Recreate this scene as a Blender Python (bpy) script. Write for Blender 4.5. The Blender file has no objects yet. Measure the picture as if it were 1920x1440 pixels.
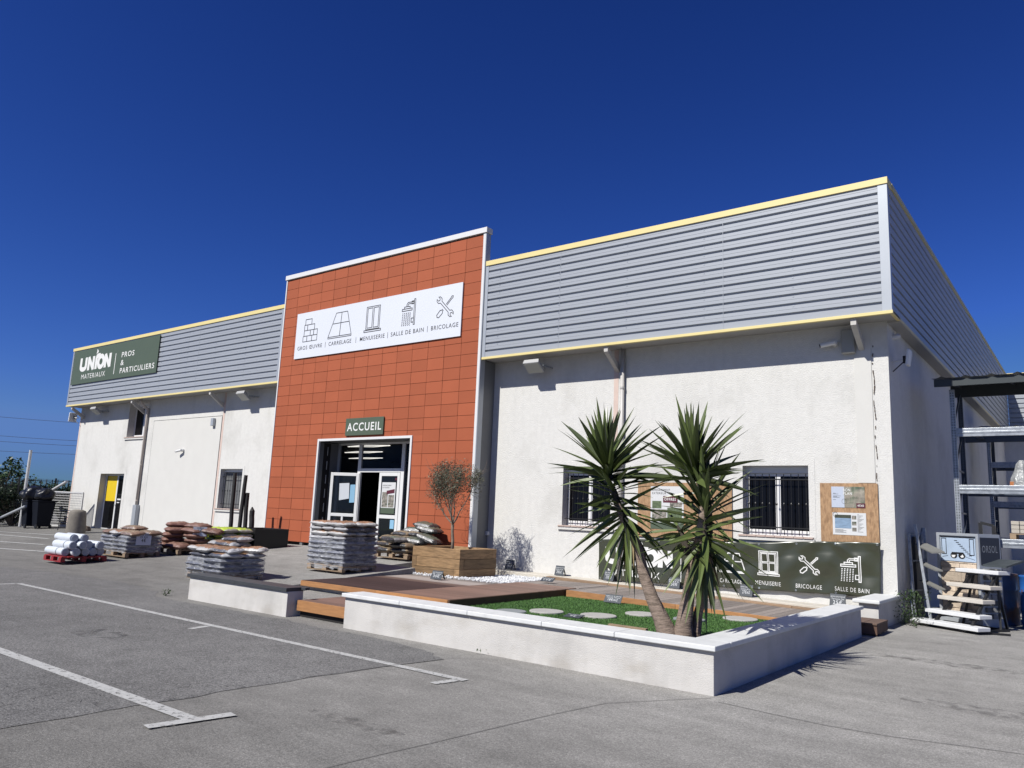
import bpy, bmesh, math, random
from mathutils import Vector, Matrix, noise
rnd = random.Random(7)
S = bpy.context.scene
COL = S.collection
R = math.radians
# ---------------------------------------------------------------- camera
CF, CP, CY, CR, CH = 1439.36, 9.623, -37.625, 2.42, 1.6      # focal (px of 1920), pitch, yaw, roll, eye height
def cam_axes():
    y, p, r = R(CY), R(CP), R(CR)
    f = Vector((math.sin(y)*math.cos(p), math.cos(y)*math.cos(p), math.sin(p)))
    rt = Vector((math.cos(y), -math.sin(y), 0)); up = rt.cross(f)
    return (math.cos(r)*rt+math.sin(r)*up), (-math.sin(r)*rt+math.cos(r)*up), f
CRT, CUP, CFW = cam_axes()
cd = bpy.data.cameras.new('camera'); co = bpy.data.objects.new('camera', cd); COL.objects.link(co)
cd.sensor_width = 36; cd.lens = 36*CF/1920; cd.clip_start = .05; cd.clip_end = 5000
m = Matrix((CRT, CUP, -CFW)).transposed().to_4x4(); m.translation = Vector((0, 0, CH)); co.matrix_world = m
S.camera = co
# ---------------------------------------------------------------- world, sun, exposure
SUN = Vector((-.25, -.95, 1.0)).normalized()
w = bpy.data.worlds.new('World'); S.world = w; w.use_nodes = True
nt = w.node_tree; sky = nt.nodes.new('ShaderNodeTexSky'); sky.sky_type = 'NISHITA'; sky.sun_disc = False
sky.sun_elevation = math.asin(SUN.z); sky.sun_rotation = math.atan2(SUN.x, SUN.y)
sky.altitude = 100; sky.air_density = 1.0; sky.dust_density = .35; sky.ozone_density = 4.0
bg = nt.nodes['Background']; bg.inputs[1].default_value = .1
EXPO = .55                                                      # the clear southern sky is deeper and bluer than the model's: a power curve per channel
_s = nt.nodes.new('ShaderNodeSeparateColor'); _c = nt.nodes.new('ShaderNodeCombineColor'); nt.links.new(sky.outputs[0], _s.inputs[0])
for _i, (_a, _g, _x) in enumerate(((1.133, 1.70, .25), (1.054, 1.50, .35), (1.73, 1.37, .415))):
    _m = nt.nodes.new('ShaderNodeMath'); _m.operation = 'MULTIPLY'; _m.inputs[1].default_value = .0725; nt.links.new(_s.outputs[_i], _m.inputs[0]); _n = nt.nodes.new('ShaderNodeMath'); _n.operation = 'MINIMUM'; _n.inputs[1].default_value = _x; nt.links.new(_m.outputs[0], _n.inputs[0])
    _p = nt.nodes.new('ShaderNodeMath'); _p.operation = 'POWER'; _p.inputs[1].default_value = _g; nt.links.new(_n.outputs[0], _p.inputs[0])
    _k = nt.nodes.new('ShaderNodeMath'); _k.operation = 'MULTIPLY'; _k.inputs[1].default_value = _a/.1/2**EXPO; nt.links.new(_p.outputs[0], _k.inputs[0]); nt.links.new(_k.outputs[0], _c.inputs[_i])
nt.links.new(_c.outputs[0], bg.inputs[0])
sl = bpy.data.lights.new('sun', 'SUN'); sl.energy = 4.6; sl.angle = R(.53); sl.color = (1, .97, .90)
so = bpy.data.objects.new('sun', sl); COL.objects.link(so); so.rotation_euler = SUN.to_track_quat('Z', 'Y').to_euler(); so.location = (-10, -10, 30)
S.view_settings.view_transform = 'Standard'; S.view_settings.look = 'None'; S.view_settings.exposure = EXPO; S.view_settings.gamma = 1
S.render.engine = 'CYCLES'
S.cycles.max_bounces = 8; S.cycles.transparent_max_bounces = 24
# ---------------------------------------------------------------- pixels of the survey photo -> points on real planes
def ray(u, v): return CFW + CRT*((u-960)/CF) - CUP*((v-720)/CF)
O0 = Vector((0, 0, CH))
def PY(u, v, y): d = ray(u, v); return O0 + d*(y/d.y)
def PZ(u, v, z): d = ray(u, v); return O0 + d*((z-CH)/d.z)
HX = [-60, -38, -33, -30, -26, -22, -16, -12, 40]; HZ = [.3, .3, .3, .36, .4, .41, .45, .42, .42]
def G(x, y):
    if x > (-12.45 if y < 12.9 else -13.25): return .02*min(max((y-9)/2, 0), 1)*min(max((-3.4-x)/1.5, 0), 1)   # the deck bay lies below the slab edge
    t = min(max((y-8.3)/6.2, 0), 1)
    if x <= HX[0]: h = HZ[0]
    elif x >= HX[-1]: h = HZ[-1]
    else:
        for i in range(len(HX)-1):
            if HX[i] <= x <= HX[i+1]: h = HZ[i]+(HZ[i+1]-HZ[i])*(x-HX[i])/(HX[i+1]-HX[i]); break
    return h*t
def GP(u, v):
    d = ray(u, v); lo, hi = 2., 90.
    for _ in range(50):
        mm = (lo+hi)/2; q = O0+d*mm
        if q.z > G(q.x, q.y): lo = mm
        else: hi = mm
    return O0+d*lo
W, B, RF = 15.45, 14.84, 14.82          # wall plane, cladding plane, terracotta plane
XL, XR = -36.26, -3.02                  # wall corners
CXL, CXR = -36.37, -2.81                # cladding corners
ZT, ZB, ZRT = 8.11, 5.51, 9.055
RX0, RX1 = -20.99, -12.465               # red portal
# ---------------------------------------------------------------- materials
MATS = {}
ALB = .75                                                       # all base colours scaled down against a stronger sun, so shaded faces go darker
def al(c): return tuple(v*ALB for v in c)
def mat(name, col, rough=.6, metal=0, var=0., vs=3., bump=0., bs=40., rnd_=0., col2=None, c2s=1.5, c2lo=.45, c2hi=.65, stretch=(1, 1, 1), spec=.5, bdist=.01, sheen=0, island=False):
    if name in MATS: return MATS[name]
    m = bpy.data.materials.new(name); m.use_nodes = True; MATS[name] = m; col = al(col); col2 = al(col2) if col2 else None
    n = m.node_tree; L = n.links; p = n.nodes['Principled BSDF']
    p.inputs['Base Color'].default_value = (*col, 1); p.inputs['Roughness'].default_value = rough; p.inputs['Metallic'].default_value = metal
    p.inputs['Specular IOR Level'].default_value = spec
    tc = n.nodes.new('ShaderNodeTexCoord'); mp = n.nodes.new('ShaderNodeMapping'); mp.inputs['Scale'].default_value = stretch
    L.new(tc.outputs['Object'], mp.inputs[0])
    cur = None
    def nz(scale, det=5, rg=.55):
        t = n.nodes.new('ShaderNodeTexNoise'); t.inputs['Scale'].default_value = scale; t.inputs['Detail'].default_value = det; t.inputs['Roughness'].default_value = rg
        L.new(mp.outputs[0], t.inputs['Vector']); return t.outputs['Fac']
    rgb = n.nodes.new('ShaderNodeRGB'); rgb.outputs[0].default_value = (*col, 1); cur = rgb.outputs[0]
    if col2:
        r = n.nodes.new('ShaderNodeMapRange'); r.inputs[1].default_value = c2lo; r.inputs[2].default_value = c2hi; L.new(nz(c2s), r.inputs[0])
        mx = n.nodes.new('ShaderNodeMix'); mx.data_type = 'RGBA'; L.new(r.outputs[0], mx.inputs[0]); L.new(cur, mx.inputs[6]); mx.inputs[7].default_value = (*col2, 1); cur = mx.outputs[2]
    def mul(src, amt):
        nonlocal cur
        r = n.nodes.new('ShaderNodeMapRange'); r.inputs[1].default_value = .25; r.inputs[2].default_value = .75; r.inputs[3].default_value = 1-amt; r.inputs[4].default_value = 1+amt; L.new(src, r.inputs[0])
        v = n.nodes.new('ShaderNodeVectorMath'); v.operation = 'SCALE'; L.new(cur, v.inputs[0]); L.new(r.outputs[0], v.inputs['Scale']); cur = v.outputs[0]
    if var: mul(nz(vs), var)
    if rnd_:
        g = n.nodes.new('ShaderNodeNewGeometry' if island else 'ShaderNodeObjectInfo'); mul(g.outputs['Random Per Island' if island else 'Random'], rnd_)
    L.new(cur, p.inputs['Base Color'])
    if bump:
        b = n.nodes.new('ShaderNodeBump'); b.inputs['Strength'].default_value = bump; b.inputs['Distance'].default_value = bdist; L.new(nz(bs, 4), b.inputs['Height']); L.new(b.outputs[0], p.inputs['Normal'])
    m['p'] = 1
    return m
def emis(name, col, st):
    if name in MATS: return MATS[name]
    m = bpy.data.materials.new(name); m.use_nodes = True; MATS[name] = m
    p = m.node_tree.nodes['Principled BSDF']; p.inputs['Emission Color'].default_value = (*col, 1); p.inputs['Emission Strength'].default_value = st
    return m
def glass_mat(name, trans, col=(.02, .025, .03)):
    m = bpy.data.materials.new(name); m.use_nodes = True; MATS[name] = m; n = m.node_tree; L = n.links
    p = n.nodes['Principled BSDF']; p.inputs['Base Color'].default_value = (*col, 1); p.inputs['Roughness'].default_value = .03
    t = n.nodes.new('ShaderNodeBsdfTransparent'); mx = n.nodes.new('ShaderNodeMixShader'); fr = n.nodes.new('ShaderNodeFresnel'); fr.inputs[0].default_value = 1.28
    r = n.nodes.new('ShaderNodeMapRange'); r.inputs[3].default_value = 1-trans; r.inputs[4].default_value = 1; L.new(fr.outputs[0], r.inputs[0])
    L.new(r.outputs[0], mx.inputs[0]); L.new(t.outputs[0], mx.inputs[1]); L.new(p.outputs[0], mx.inputs[2]); L.new(mx.outputs[0], n.nodes['Material Output'].inputs[0])
    return m

plaster = mat('plaster', (.70, .69, .665), .9, var=.055, vs=9, bump=.8, bs=38, col2=(.56, .55, .52), c2s=.7, c2lo=.5, c2hi=.75, bdist=.012)
def stain(m, lo, hi, amt, sc=(2.2, 2.2, .25)):
    n = m.node_tree; L = n.links; p = n.nodes['Principled BSDF']; src = p.inputs['Base Color'].links[0].from_socket
    tc = n.nodes.new('ShaderNodeTexCoord'); mp = n.nodes.new('ShaderNodeMapping'); mp.inputs['Scale'].default_value = sc; L.new(tc.outputs['Object'], mp.inputs[0]); t = n.nodes.new('ShaderNodeTexNoise'); t.inputs['Scale'].default_value = 1.5; t.inputs['Detail'].default_value = 7; t.inputs['Roughness'].default_value = .65; L.new(mp.outputs[0], t.inputs[0])
    r = n.nodes.new('ShaderNodeMapRange'); r.inputs[1].default_value = lo; r.inputs[2].default_value = hi; r.inputs[3].default_value = 1; r.inputs[4].default_value = 1-amt; L.new(t.outputs[0], r.inputs[0])
    v = n.nodes.new('ShaderNodeVectorMath'); v.operation = 'SCALE'; L.new(src, v.inputs[0]); L.new(r.outputs[0], v.inputs['Scale']); L.new(v.outputs[0], p.inputs['Base Color'])
stain(plaster, .5, .78, .08)
plaster2 = mat('plaster_smooth', (.67, .66, .63), .85, var=.03, vs=2, bump=.3, bs=60)
white_paint = mat('white_paint', (.76, .76, .76), .4, var=.02, vs=4)
white_pvc = mat('white_pvc', (.8, .8, .8), .25)
coping_white = mat('white_coping', (.72, .73, .73), .6, var=.05, vs=5, bump=.2, bs=80, bdist=.004)
render_white = mat('wall_render', (.62, .60, .575), .9, var=.06, vs=2.5, bump=.5, bs=70, col2=(.52, .49, .45), c2s=1.8, c2lo=.52, c2hi=.75, stretch=(1, 1, 2.2))
stain(render_white, .48, .75, .20, (1.2, 1.2, .5)); stain(coping_white, .5, .75, .18, (3, 3, 3))
clad = mat('metal_cladding', (.405, .43, .47), .42, .12, spec=.35, var=.04, vs=1.2, stretch=(.3, .3, 2))
flash = mat('metal_flashing', (.47, .50, .54), .4, .3, var=.04, vs=1.5)
galv = mat('galvanised_steel', (.46, .49, .53), .42, .6, var=.15, vs=9, col2=(.34, .37, .41), c2s=14)
yellow = mat('yellow_coping', (.80, .67, .30), .5, var=.04, vs=2)
terra = mat('terracotta', (.395, .105, .048), .8, var=.04, vs=2.2, rnd_=.055, spec=.25, island=True, bump=.15, bs=80, bdist=.003)
black_gap = mat('dark_backing', (.01, .008, .008), .9)
dark_metal = mat('dark_metal', (.02, .02, .022), .45, .3)
black_paint = mat('black_paint', (.012, .012, .013), .45)
green_sign = mat('green_sign', (.085, .115, .075), .5, var=.03, vs=2)
sign_white = mat('sign_white', (.74, .77, .84), .45, var=.015, vs=1)
ink = mat('dark_ink', (.05, .05, .05), .6)
letter_white = mat('letter_white', (.8, .8, .78), .6)
dark_glass = mat('dark_glass', (.006, .006, .007), .08, spec=.22)
shop_glass = glass_mat('shop_glass', .93)
leaf_glass = glass_mat('door_glass', .7)
pinkstrip = mat('pink_paint', (.66, .52, .46), .9, var=.1, vs=4)
sill_tile = mat('sill_tile', (.50, .39, .34), .7, var=.08, vs=12)
pvc_grey = mat('grey_pipe', (.50, .48, .46), .45, var=.04, vs=4)
pvc_beige = mat('beige_pipe', (.52, .46, .41), .5, var=.06, vs=4)
zinc = mat('grey_panel', (.17, .175, .18), .55, var=.05, vs=3)
oldwood = mat('pallet_wood', (.30, .215, .14), .85, var=.2, vs=9, rnd_=.2, island=True, stretch=(1, 1, 4), bump=.4, bs=60, bdist=.003)
planterwood = mat('planter_timber', (.30, .185, .09), .75, var=.28, vs=5, rnd_=.28, island=True, stretch=(1.2, 1.2, 9), bump=.5, bs=30, bdist=.004, col2=(.20, .12, .055), c2s=3)
orangewood = mat('fascia_timber', (.42, .20, .075), .7, var=.22, vs=4, stretch=(1, 1, 9), rnd_=.1, island=True, bump=.3, bs=30, bdist=.003)
deck_red = mat('deck_redbrown', (.21, .125, .095), .62, var=.12, vs=6, rnd_=.14, island=True, stretch=(1, 9, 1), bump=.3, bs=25, bdist=.002)
deck_dark = mat('deck_dark', (.060, .036, .034), .8, spec=.2, var=.12, vs=6, rnd_=.12, island=True, stretch=(1, 9, 1))
deck_light = mat('deck_light', (.36, .31, .285), .7, var=.08, vs=6, rnd_=.08, island=True, stretch=(1, 9, 1))
deck_grey = mat('deck_grey', (.25, .215, .195), .75, var=.18, vs=6, rnd_=.2, island=True, stretch=(9, 1, 1))
plywood = mat('osb_board', (.42, .26, .14), .8, var=.28, vs=30, stretch=(1, 1, .35), col2=(.30, .175, .09), c2s=22, bump=.3, bs=50, bdist=.003)
stone_grey = mat('stone_slab', (.42, .41, .39), .8, var=.08, vs=10)
conc = mat('bollard_concrete', (.20, .18, .155), .9, var=.22, vs=7, bump=.6, bs=60)
slate = mat('chalkboard', (.035, .045, .06), .6, var=.15, vs=10)
chalk = mat('chalk', (.62, .64, .66), .9)
plastic_black = mat('black_plastic', (.014, .015, .018), .4)
pebble = mat('white_pebble', (.74, .75, .77), .5, rnd_=.12, island=True)
dirt = mat('bed_soil', (.05, .035, .025), .95, var=.3, vs=20, bump=1, bs=30, bdist=.02)
burgundy = mat('burgundy_print', (.10, .015, .03), .5)

def asphalt(name, c, agg, crack=0., streak=0.):
    m = bpy.data.materials.new(name); m.use_nodes = True; MATS[name] = m; n = m.node_tree; L = n.links; p = n.nodes['Principled BSDF']
    p.inputs['Roughness'].default_value = .9; p.inputs['Specular IOR Level'].default_value = .25
    tc = n.nodes.new('ShaderNodeTexCoord')
    def N(scale, det=6, rg=.6, st=None, dist=0):
        t = n.nodes.new('ShaderNodeTexNoise'); t.inputs['Scale'].default_value = scale; t.inputs['Detail'].default_value = det; t.inputs['Roughness'].default_value = rg; t.inputs['Distortion'].default_value = dist
        if st:
            mp = n.nodes.new('ShaderNodeMapping'); mp.inputs['Scale'].default_value = st[0]; mp.inputs['Rotation'].default_value = (0, 0, st[1]); L.new(tc.outputs['Object'], mp.inputs[0]); L.new(mp.outputs[0], t.inputs[0])
        else: L.new(tc.outputs['Object'], t.inputs[0])
        return t.outputs['Fac']
    def MR(src, a, b, c_, d):
        r = n.nodes.new('ShaderNodeMapRange'); r.inputs[1].default_value = a; r.inputs[2].default_value = b; r.inputs[3].default_value = c_; r.inputs[4].default_value = d; L.new(src, r.inputs[0]); return r.outputs[0]
    def MUL(a, b):
        x = n.nodes.new('ShaderNodeMath'); x.operation = 'MULTIPLY'; L.new(a, x.inputs[0]); L.new(b, x.inputs[1]); return x.outputs[0]
    f = MR(N(.35), .3, .7, .84, 1.16)
    f = MUL(f, MR(N(2.6, 8, .65), .25, .75, .82, 1.18))
    f = MUL(f, MR(N(75, 3, .7), .25, .75, 1-agg, 1+agg))
    f = MUL(f, MR(N(28, 4, .8), .3, .7, 1-agg*.55, 1+agg*.55))
    if streak: f = MUL(f, MR(N(1.3, 7, .7, ((.45, 2.6, 1), .35), .4), .3, .72, 1-streak, 1+streak))
    vo = n.nodes.new('ShaderNodeTexVoronoi'); vo.inputs['Scale'].default_value = 60; L.new(tc.outputs['Object'], vo.inputs[0])
    f = MUL(f, MR(vo.outputs['Distance'], 0, .7, 1+agg*.4, 1-agg*.5))
    hgt = N(90, 3, .7)
    if streak:
        sx = n.nodes.new('ShaderNodeSeparateXYZ'); L.new(tc.outputs['Object'], sx.inputs[0]); hx = n.nodes.new('ShaderNodeMath'); hx.operation = 'MULTIPLY_ADD'; hx.inputs[1].default_value = .5; L.new(sx.outputs[0], hx.inputs[0]); L.new(sx.outputs[1], hx.inputs[2])
        f = MUL(f, MR(hx.outputs[0], 0, 5.5, .80, 1.36))
    f = MUL(f, MR(N(160, 2, .8), .3, .7, 1-agg*.8, 1+agg*.8))
    if crack:
        nv = n.nodes.new('ShaderNodeTexNoise'); nv.inputs['Scale'].default_value = 3; nv.inputs['Detail'].default_value = 6; L.new(tc.outputs['Object'], nv.inputs[0])
        ad = n.nodes.new('ShaderNodeMix'); ad.data_type = 'RGBA'; ad.inputs[0].default_value = .3; L.new(tc.outputs['Object'], ad.inputs[6]); L.new(nv.outputs['Color'], ad.inputs[7])
        v2 = n.nodes.new('ShaderNodeTexVoronoi'); v2.feature = 'DISTANCE_TO_EDGE'; v2.inputs['Scale'].default_value = 7.5; L.new(ad.outputs[2], v2.inputs[0])
        msk = MR(N(.45, 3), .42, .56, 0, crack)
        cr = MR(v2.outputs['Distance'], .004, .05, 1, 0)
        cr = MUL(cr, MR(N(6, 4, .7), .45, .6, 0, 1)); k = MUL(cr, msk); inv = MR(k, 0, 1, 1, .5); f = MUL(f, inv)
        hh = n.nodes.new('ShaderNodeMath'); hh.operation = 'SUBTRACT'; L.new(hgt, hh.inputs[0]); L.new(k, hh.inputs[1]); hgt = hh.outputs[0]
    # small dark and pale spots
    v3 = n.nodes.new('ShaderNodeTexVoronoi'); v3.inputs['Scale'].default_value = 1.7; L.new(tc.outputs['Object'], v3.inputs[0])
    f = MUL(f, MR(v3.outputs['Distance'], .012, .03, .55, 1))
    v = n.nodes.new('ShaderNodeVectorMath'); v.operation = 'SCALE'; v.inputs[0].default_value = al(c); L.new(f, v.inputs['Scale']); L.new(v.outputs[0], p.inputs['Base Color'])
    b = n.nodes.new('ShaderNodeBump'); b.inputs['Strength'].default_value = .7; b.inputs['Distance'].default_value = .008; L.new(hgt, b.inputs['Height']); L.new(b.outputs[0], p.inputs['Normal'])
    return m
mat_conc = asphalt('worn_concrete', (.262, .254, .240), .40, 0, .14)
mat_asph = asphalt('old_asphalt', (.208, .204, .200), .58, .8)
def line_mat():
    m = mat('road_paint', (.48, .48, .47), .8, var=.12, vs=20)
    n = m.node_tree; L = n.links; p = n.nodes['Principled BSDF']
    tc = n.nodes.new('ShaderNodeTexCoord'); t = n.nodes.new('ShaderNodeTexNoise'); t.inputs['Scale'].default_value = 22; t.inputs['Detail'].default_value = 8; t.inputs['Roughness'].default_value = .75; L.new(tc.outputs['Object'], t.inputs[0])
    r = n.nodes.new('ShaderNodeMapRange'); r.inputs[1].default_value = .36; r.inputs[2].default_value = .46; L.new(t.outputs['Fac'], r.inputs[0]); L.new(r.outputs[0], p.inputs['Alpha'])
    return m
road_paint = line_mat()
# ---------------------------------------------------------------- object helpers
def tag(o, label=None, cat=None, group=None, kind=None):
    if label: o['label'] = label
    if cat: o['category'] = cat
    if group: o['group'] = group
    if kind: o['kind'] = kind
    return o
def thing(name, label, cat, loc=(0, 0, 0), group=None):
    o = bpy.data.objects.new(name, None); COL.objects.link(o); o.location = loc; o.empty_display_size = .2
    return tag(o, label, cat, group)
def wloc(o):
    v = Vector((0, 0, 0))
    while o is not None: v += Vector(o.location); o = o.parent
    return v
class MB:
    def __init__(s): s.v = []; s.f = []; s.T = None
    def add(s, vs, fs):
        k = len(s.v); s.v += [(s.T @ Vector(a)) if s.T else Vector(a) for a in vs]; s.f += [[i+k for i in f] for f in fs]
    def box(s, x0, x1, y0, y1, z0, z1):
        s.add([(x0, y0, z0), (x1, y0, z0), (x1, y1, z0), (x0, y1, z0), (x0, y0, z1), (x1, y0, z1), (x1, y1, z1), (x0, y1, z1)],
              [(0, 3, 2, 1), (4, 5, 6, 7), (0, 1, 5, 4), (1, 2, 6, 5), (2, 3, 7, 6), (3, 0, 4, 7)])
    def hexa(s, b, t):
        s.add(list(b)+list(t), [(0, 3, 2, 1), (4, 5, 6, 7), (0, 1, 5, 4), (1, 2, 6, 5), (2, 3, 7, 6), (3, 0, 4, 7)])
    def bar(s, a, b, w_, h, up=(0, 0, 1)):
        a, b = Vector(a), Vector(b); d = (b-a).normalized(); u = Vector(up)
        if abs(d.dot(u)) > .98: u = Vector((0, 1, 0))
        sd = d.cross(u).normalized()*w_/2; uu = sd.cross(d).normalized()*h/2
        s.hexa([a-sd-uu, a+sd-uu, b+sd-uu, b-sd-uu], [a-sd+uu, a+sd+uu, b+sd+uu, b-sd+uu])
    def tube(s, pts, rad, seg=10, cap=True):
        pts = [Vector(p) for p in pts]; rads = rad if isinstance(rad, (list, tuple)) else [rad]*len(pts)
        rings = []; ref = None
        for i, p in enumerate(pts):
            d = (pts[min(i+1, len(pts)-1)]-pts[max(i-1, 0)]).normalized()
            if ref is None: ref = Vector((0, 0, 1)) if abs(d.z) < .9 else Vector((1, 0, 0))
            sx = d.cross(ref).normalized(); ref = sx.cross(d).normalized(); sy = ref
            rings.append([p+(sx*math.cos(t)+sy*math.sin(t))*rads[i] for t in [2*math.pi*j/seg for j in range(seg)]])
        fs = []
        for i in range(len(pts)-1):
            for j in range(seg):
                a = i*seg+j; b = i*seg+(j+1) % seg; fs.append((a, b, b+seg, a+seg))
        if cap: fs += [tuple(range(seg))[::-1], tuple((len(pts)-1)*seg+j for j in range(seg))]
        s.add([q for r_ in rings for q in r_], fs)
    def lathe(s, prof, c, seg=24):
        vs = []; fs = []
        for r_, z in prof: vs += [(c[0]+r_*math.cos(2*math.pi*j/seg), c[1]+r_*math.sin(2*math.pi*j/seg), c[2]+z) for j in range(seg)]
        for i in range(len(prof)-1):
            for j in range(seg):
                a = i*seg+j; b = i*seg+(j+1) % seg; fs.append((a, b, b+seg, a+seg))
        fs += [tuple(range(seg))[::-1], tuple((len(prof)-1)*seg+j for j in range(seg))]
        s.add(vs, fs)
    def poly(s, pts, dvec):
        n_ = len(pts); d = Vector(dvec); a = [Vector(p) for p in pts]; b = [p+d for p in a]
        s.add(a+b, [tuple(range(n_)), tuple(range(2*n_-1, n_-1, -1))]+[(i, i+n_, (i+1) % n_+n_, (i+1) % n_) for i in range(n_)])
    def build(s, name, mt, parent=None, bev=0, smooth=False, kind=None, flip=True, loc=None):
        me = bpy.data.meshes.new(name)
        base = wloc(parent) if parent else Vector(loc or (0, 0, 0))
        me.from_pydata([tuple(v-base) for v in s.v], [], s.f); me.validate()
        if flip:
            bm = bmesh.new(); bm.from_mesh(me); bmesh.ops.recalc_face_normals(bm, faces=bm.faces); bm.to_mesh(me); bm.free()
        if smooth:
            for p in me.polygons: p.use_smooth = True
        me.materials.append(mt)
        o = bpy.data.objects.new(name, me); COL.objects.link(o)
        if parent: o.parent = parent
        else: o.location = base
        if bev:
            b = o.modifiers.new('bevel', 'BEVEL'); b.width = bev; b.segments = 2; b.limit_method = 'ANGLE'; b.angle_limit = R(40)
        if kind: o['kind'] = kind
        return o
def bx(name, mt, parent, *a, bev=0, **k):
    q = MB(); q.box(*a); return q.build(name, mt, parent, bev=bev, **k)
def bxs(name, mt, parent, boxes, **k):
    return [bx(name, mt, parent, *b, **k) for b in boxes]
def copy_tree(o, parent=None):
    c = o.copy(); COL.objects.link(c); c.parent = parent
    for ch in list(o.children): copy_tree(ch, c)
    return c
# flat lettering and line drawings ------------------------------------------------
TXT = {}
def text2d(s_, off=0., shear=0.):
    off = min(off, .014)*1.0; key = (s_, off, shear)
    if key in TXT: return TXT[key]
    cu = bpy.data.curves.new('t', 'FONT'); cu.body = s_; cu.offset = off; cu.size = 1; cu.resolution_u = 3; cu.shear = shear; cu.space_character = 1.18
    ob = bpy.data.objects.new('t', cu); COL.objects.link(ob); dg = bpy.context.evaluated_depsgraph_get(); dg.update()
    me = bpy.data.meshes.new_from_object(ob.evaluated_get(dg)); vs = [(v.co.x, v.co.y) for v in me.vertices]; fs = [tuple(p.vertices) for p in me.polygons]
    bpy.data.objects.remove(ob); bpy.data.curves.remove(cu); bpy.data.meshes.remove(me)
    x0 = min(v[0] for v in vs); x1 = max(v[0] for v in vs); y0 = min(v[1] for v in vs); y1 = max(v[1] for v in vs)
    vs = [((a-x0)/(x1-x0), (b-y0)/(y1-y0)) for a, b in vs]
    TXT[key] = (vs, fs, (x1-x0)/(y1-y0)); return TXT[key]
def put_text(mb, s_, x, z, h, f, width=None, off=0., align='l'):
    vs, fs, asp = text2d(s_, off); wd = width or asp*h
    if align == 'c': x -= wd/2
    mb.add([f(x+a*wd, z+b*h, .0) for a, b in vs], fs)
def ribbon(mb, pts, wd, f, closed=False, lay=0.):
    n_ = len(pts); P = [Vector((p[0], p[1])) for p in pts]; vs = []
    for i in range(n_):
        if closed: a, b, c = P[i-1], P[i], P[(i+1) % n_]
        else: a, b, c = P[max(i-1, 0)], P[i], P[min(i+1, n_-1)]
        d1 = (b-a).normalized() if (b-a).length > 1e-6 else (c-b).normalized(); d2 = (c-b).normalized() if (c-b).length > 1e-6 else d1
        t = d1+d2; t = t.normalized() if t.length > 1e-3 else d1
        nn = Vector((-t.y, t.x)); k = min(1/max(nn.dot(Vector((-d1.y, d1.x))), .35), 2)
        vs += [b+nn*wd/2*k, b-nn*wd/2*k]
    fs = [(2*i, 2*i+1, (2*i+3) % (2*n_), (2*i+2) % (2*n_)) for i in range(n_ if closed else n_-1)]
    mb.add([f(v.x, v.y, lay) for v in vs], fs)
def arc(cx, cy, r, a0, a1, n_=10): return [(cx+r*math.cos(R(a0+(a1-a0)*i/n_)), cy+r*math.sin(R(a0+(a1-a0)*i/n_))) for i in range(n_+1)]
def rect(x0, y0, x1, y1): return [(x0, y0), (x1, y0), (x1, y1), (x0, y1)]
def tool_paths():
    # crossing spanner and screwdriver, unit square
    def rot(pts, a, c=(.5, .5)):
        ca, sa = math.cos(R(a)), math.sin(R(a)); return [(c[0]+(x-c[0])*ca-(y-c[1])*sa, c[1]+(x-c[0])*sa+(y-c[1])*ca) for x, y in pts]
    head1 = [(.45, .80), (.37, .88), (.38, 1.0), (.44, 1.06), (.44, .95), (.5, .91), (.56, .95), (.56, 1.06), (.62, 1.0), (.63, .88), (.55, .80)]
    head2 = [(1-x, 1-y) for x, y in head1]
    sp = rot(head1[::-1]+head2[::-1], 45)
    s1 = rot([(.47, .60), (.47, .92), (.455, 1.0), (.5, 1.05), (.545, 1.0), (.53, .92), (.53, .60)], -45)
    s2 = rot([(.47, .36), (.47, .30), (.41, .24), (.42, 0), (.5, -.05), (.58, 0), (.59, .24), (.53, .30), (.53, .36)], -45)
    return [(sp, True), (s1, False), (s2, False)]
def icon(kind):
    if kind == 'brick':
        o = []
        for r_, (a, b) in enumerate([(.05, .95), (.1, .95), (.1, .75), (.15, .55)]): o.append((rect(a, r_*.25, b, r_*.25+.25), True))
        for x, r_ in ((.3, 0), (.62, 0), (.5, 1), (.3, 2), (.72, 1)): o.append(([(x, r_*.25), (x, r_*.25+.25)], False))
        return o
    if kind == 'tile': return [([(0, .06), (1, .06), (.78, 1), (.3, 1)], True), ([(0, .06), (0, 0), (1, 0), (1, .06)], False), ([(.5, .06), (.54, 1)], False), ([(.17, .58), (.88, .58)], False)]
    if kind == 'window2': return [(rect(.1, .1, .9, 1), True), (rect(.17, .16, .46, .94), True), (rect(.54, .16, .83, .94), True), (rect(0, 0, 1, .07), True)]
    if kind == 'window4':
        return [(rect(.07, .1, .93, 1), True), (rect(.14, .13, .86, .94), True), (rect(0, 0, 1, .07), True)]+[(rect(a, b, a+.27, b+.34), True) for a in (.2, .53) for b in (.17, .56)]
    if kind == 'shower':
        o = [(rect(.82, 0, .9, 1), True), ([(.82, .9), (.42, .9), (.34, .83), (.34, .74)], False), ([(.82, .84), (.46, .84), (.42, .8), (.42, .74)], False), (rect(.66, .82, .8, .93), True),
             (rect(.2, .66, .56, .74), True), (rect(.06, .58, .70, .66), True), (rect(.68, .1, .82, .26), True)]
        for i in range(5):
            for j in range(8): o.append(([(.12+i*.12-j*.004, .5-j*.066), (.12+i*.12-j*.004-.002, .465-j*.066)], False))
        return o
    if kind == 'tools': return tool_paths()
def put_icon(mb, kind, x, z, wd, h, lw, f):
    for i, (p, c) in enumerate(icon(kind)): ribbon(mb, [(x+a*wd, z+b*h) for a, b in p], lw*(1.25 if len(p) == 2 and kind == 'shower' else 1), f, c, .0004*i)
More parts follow.
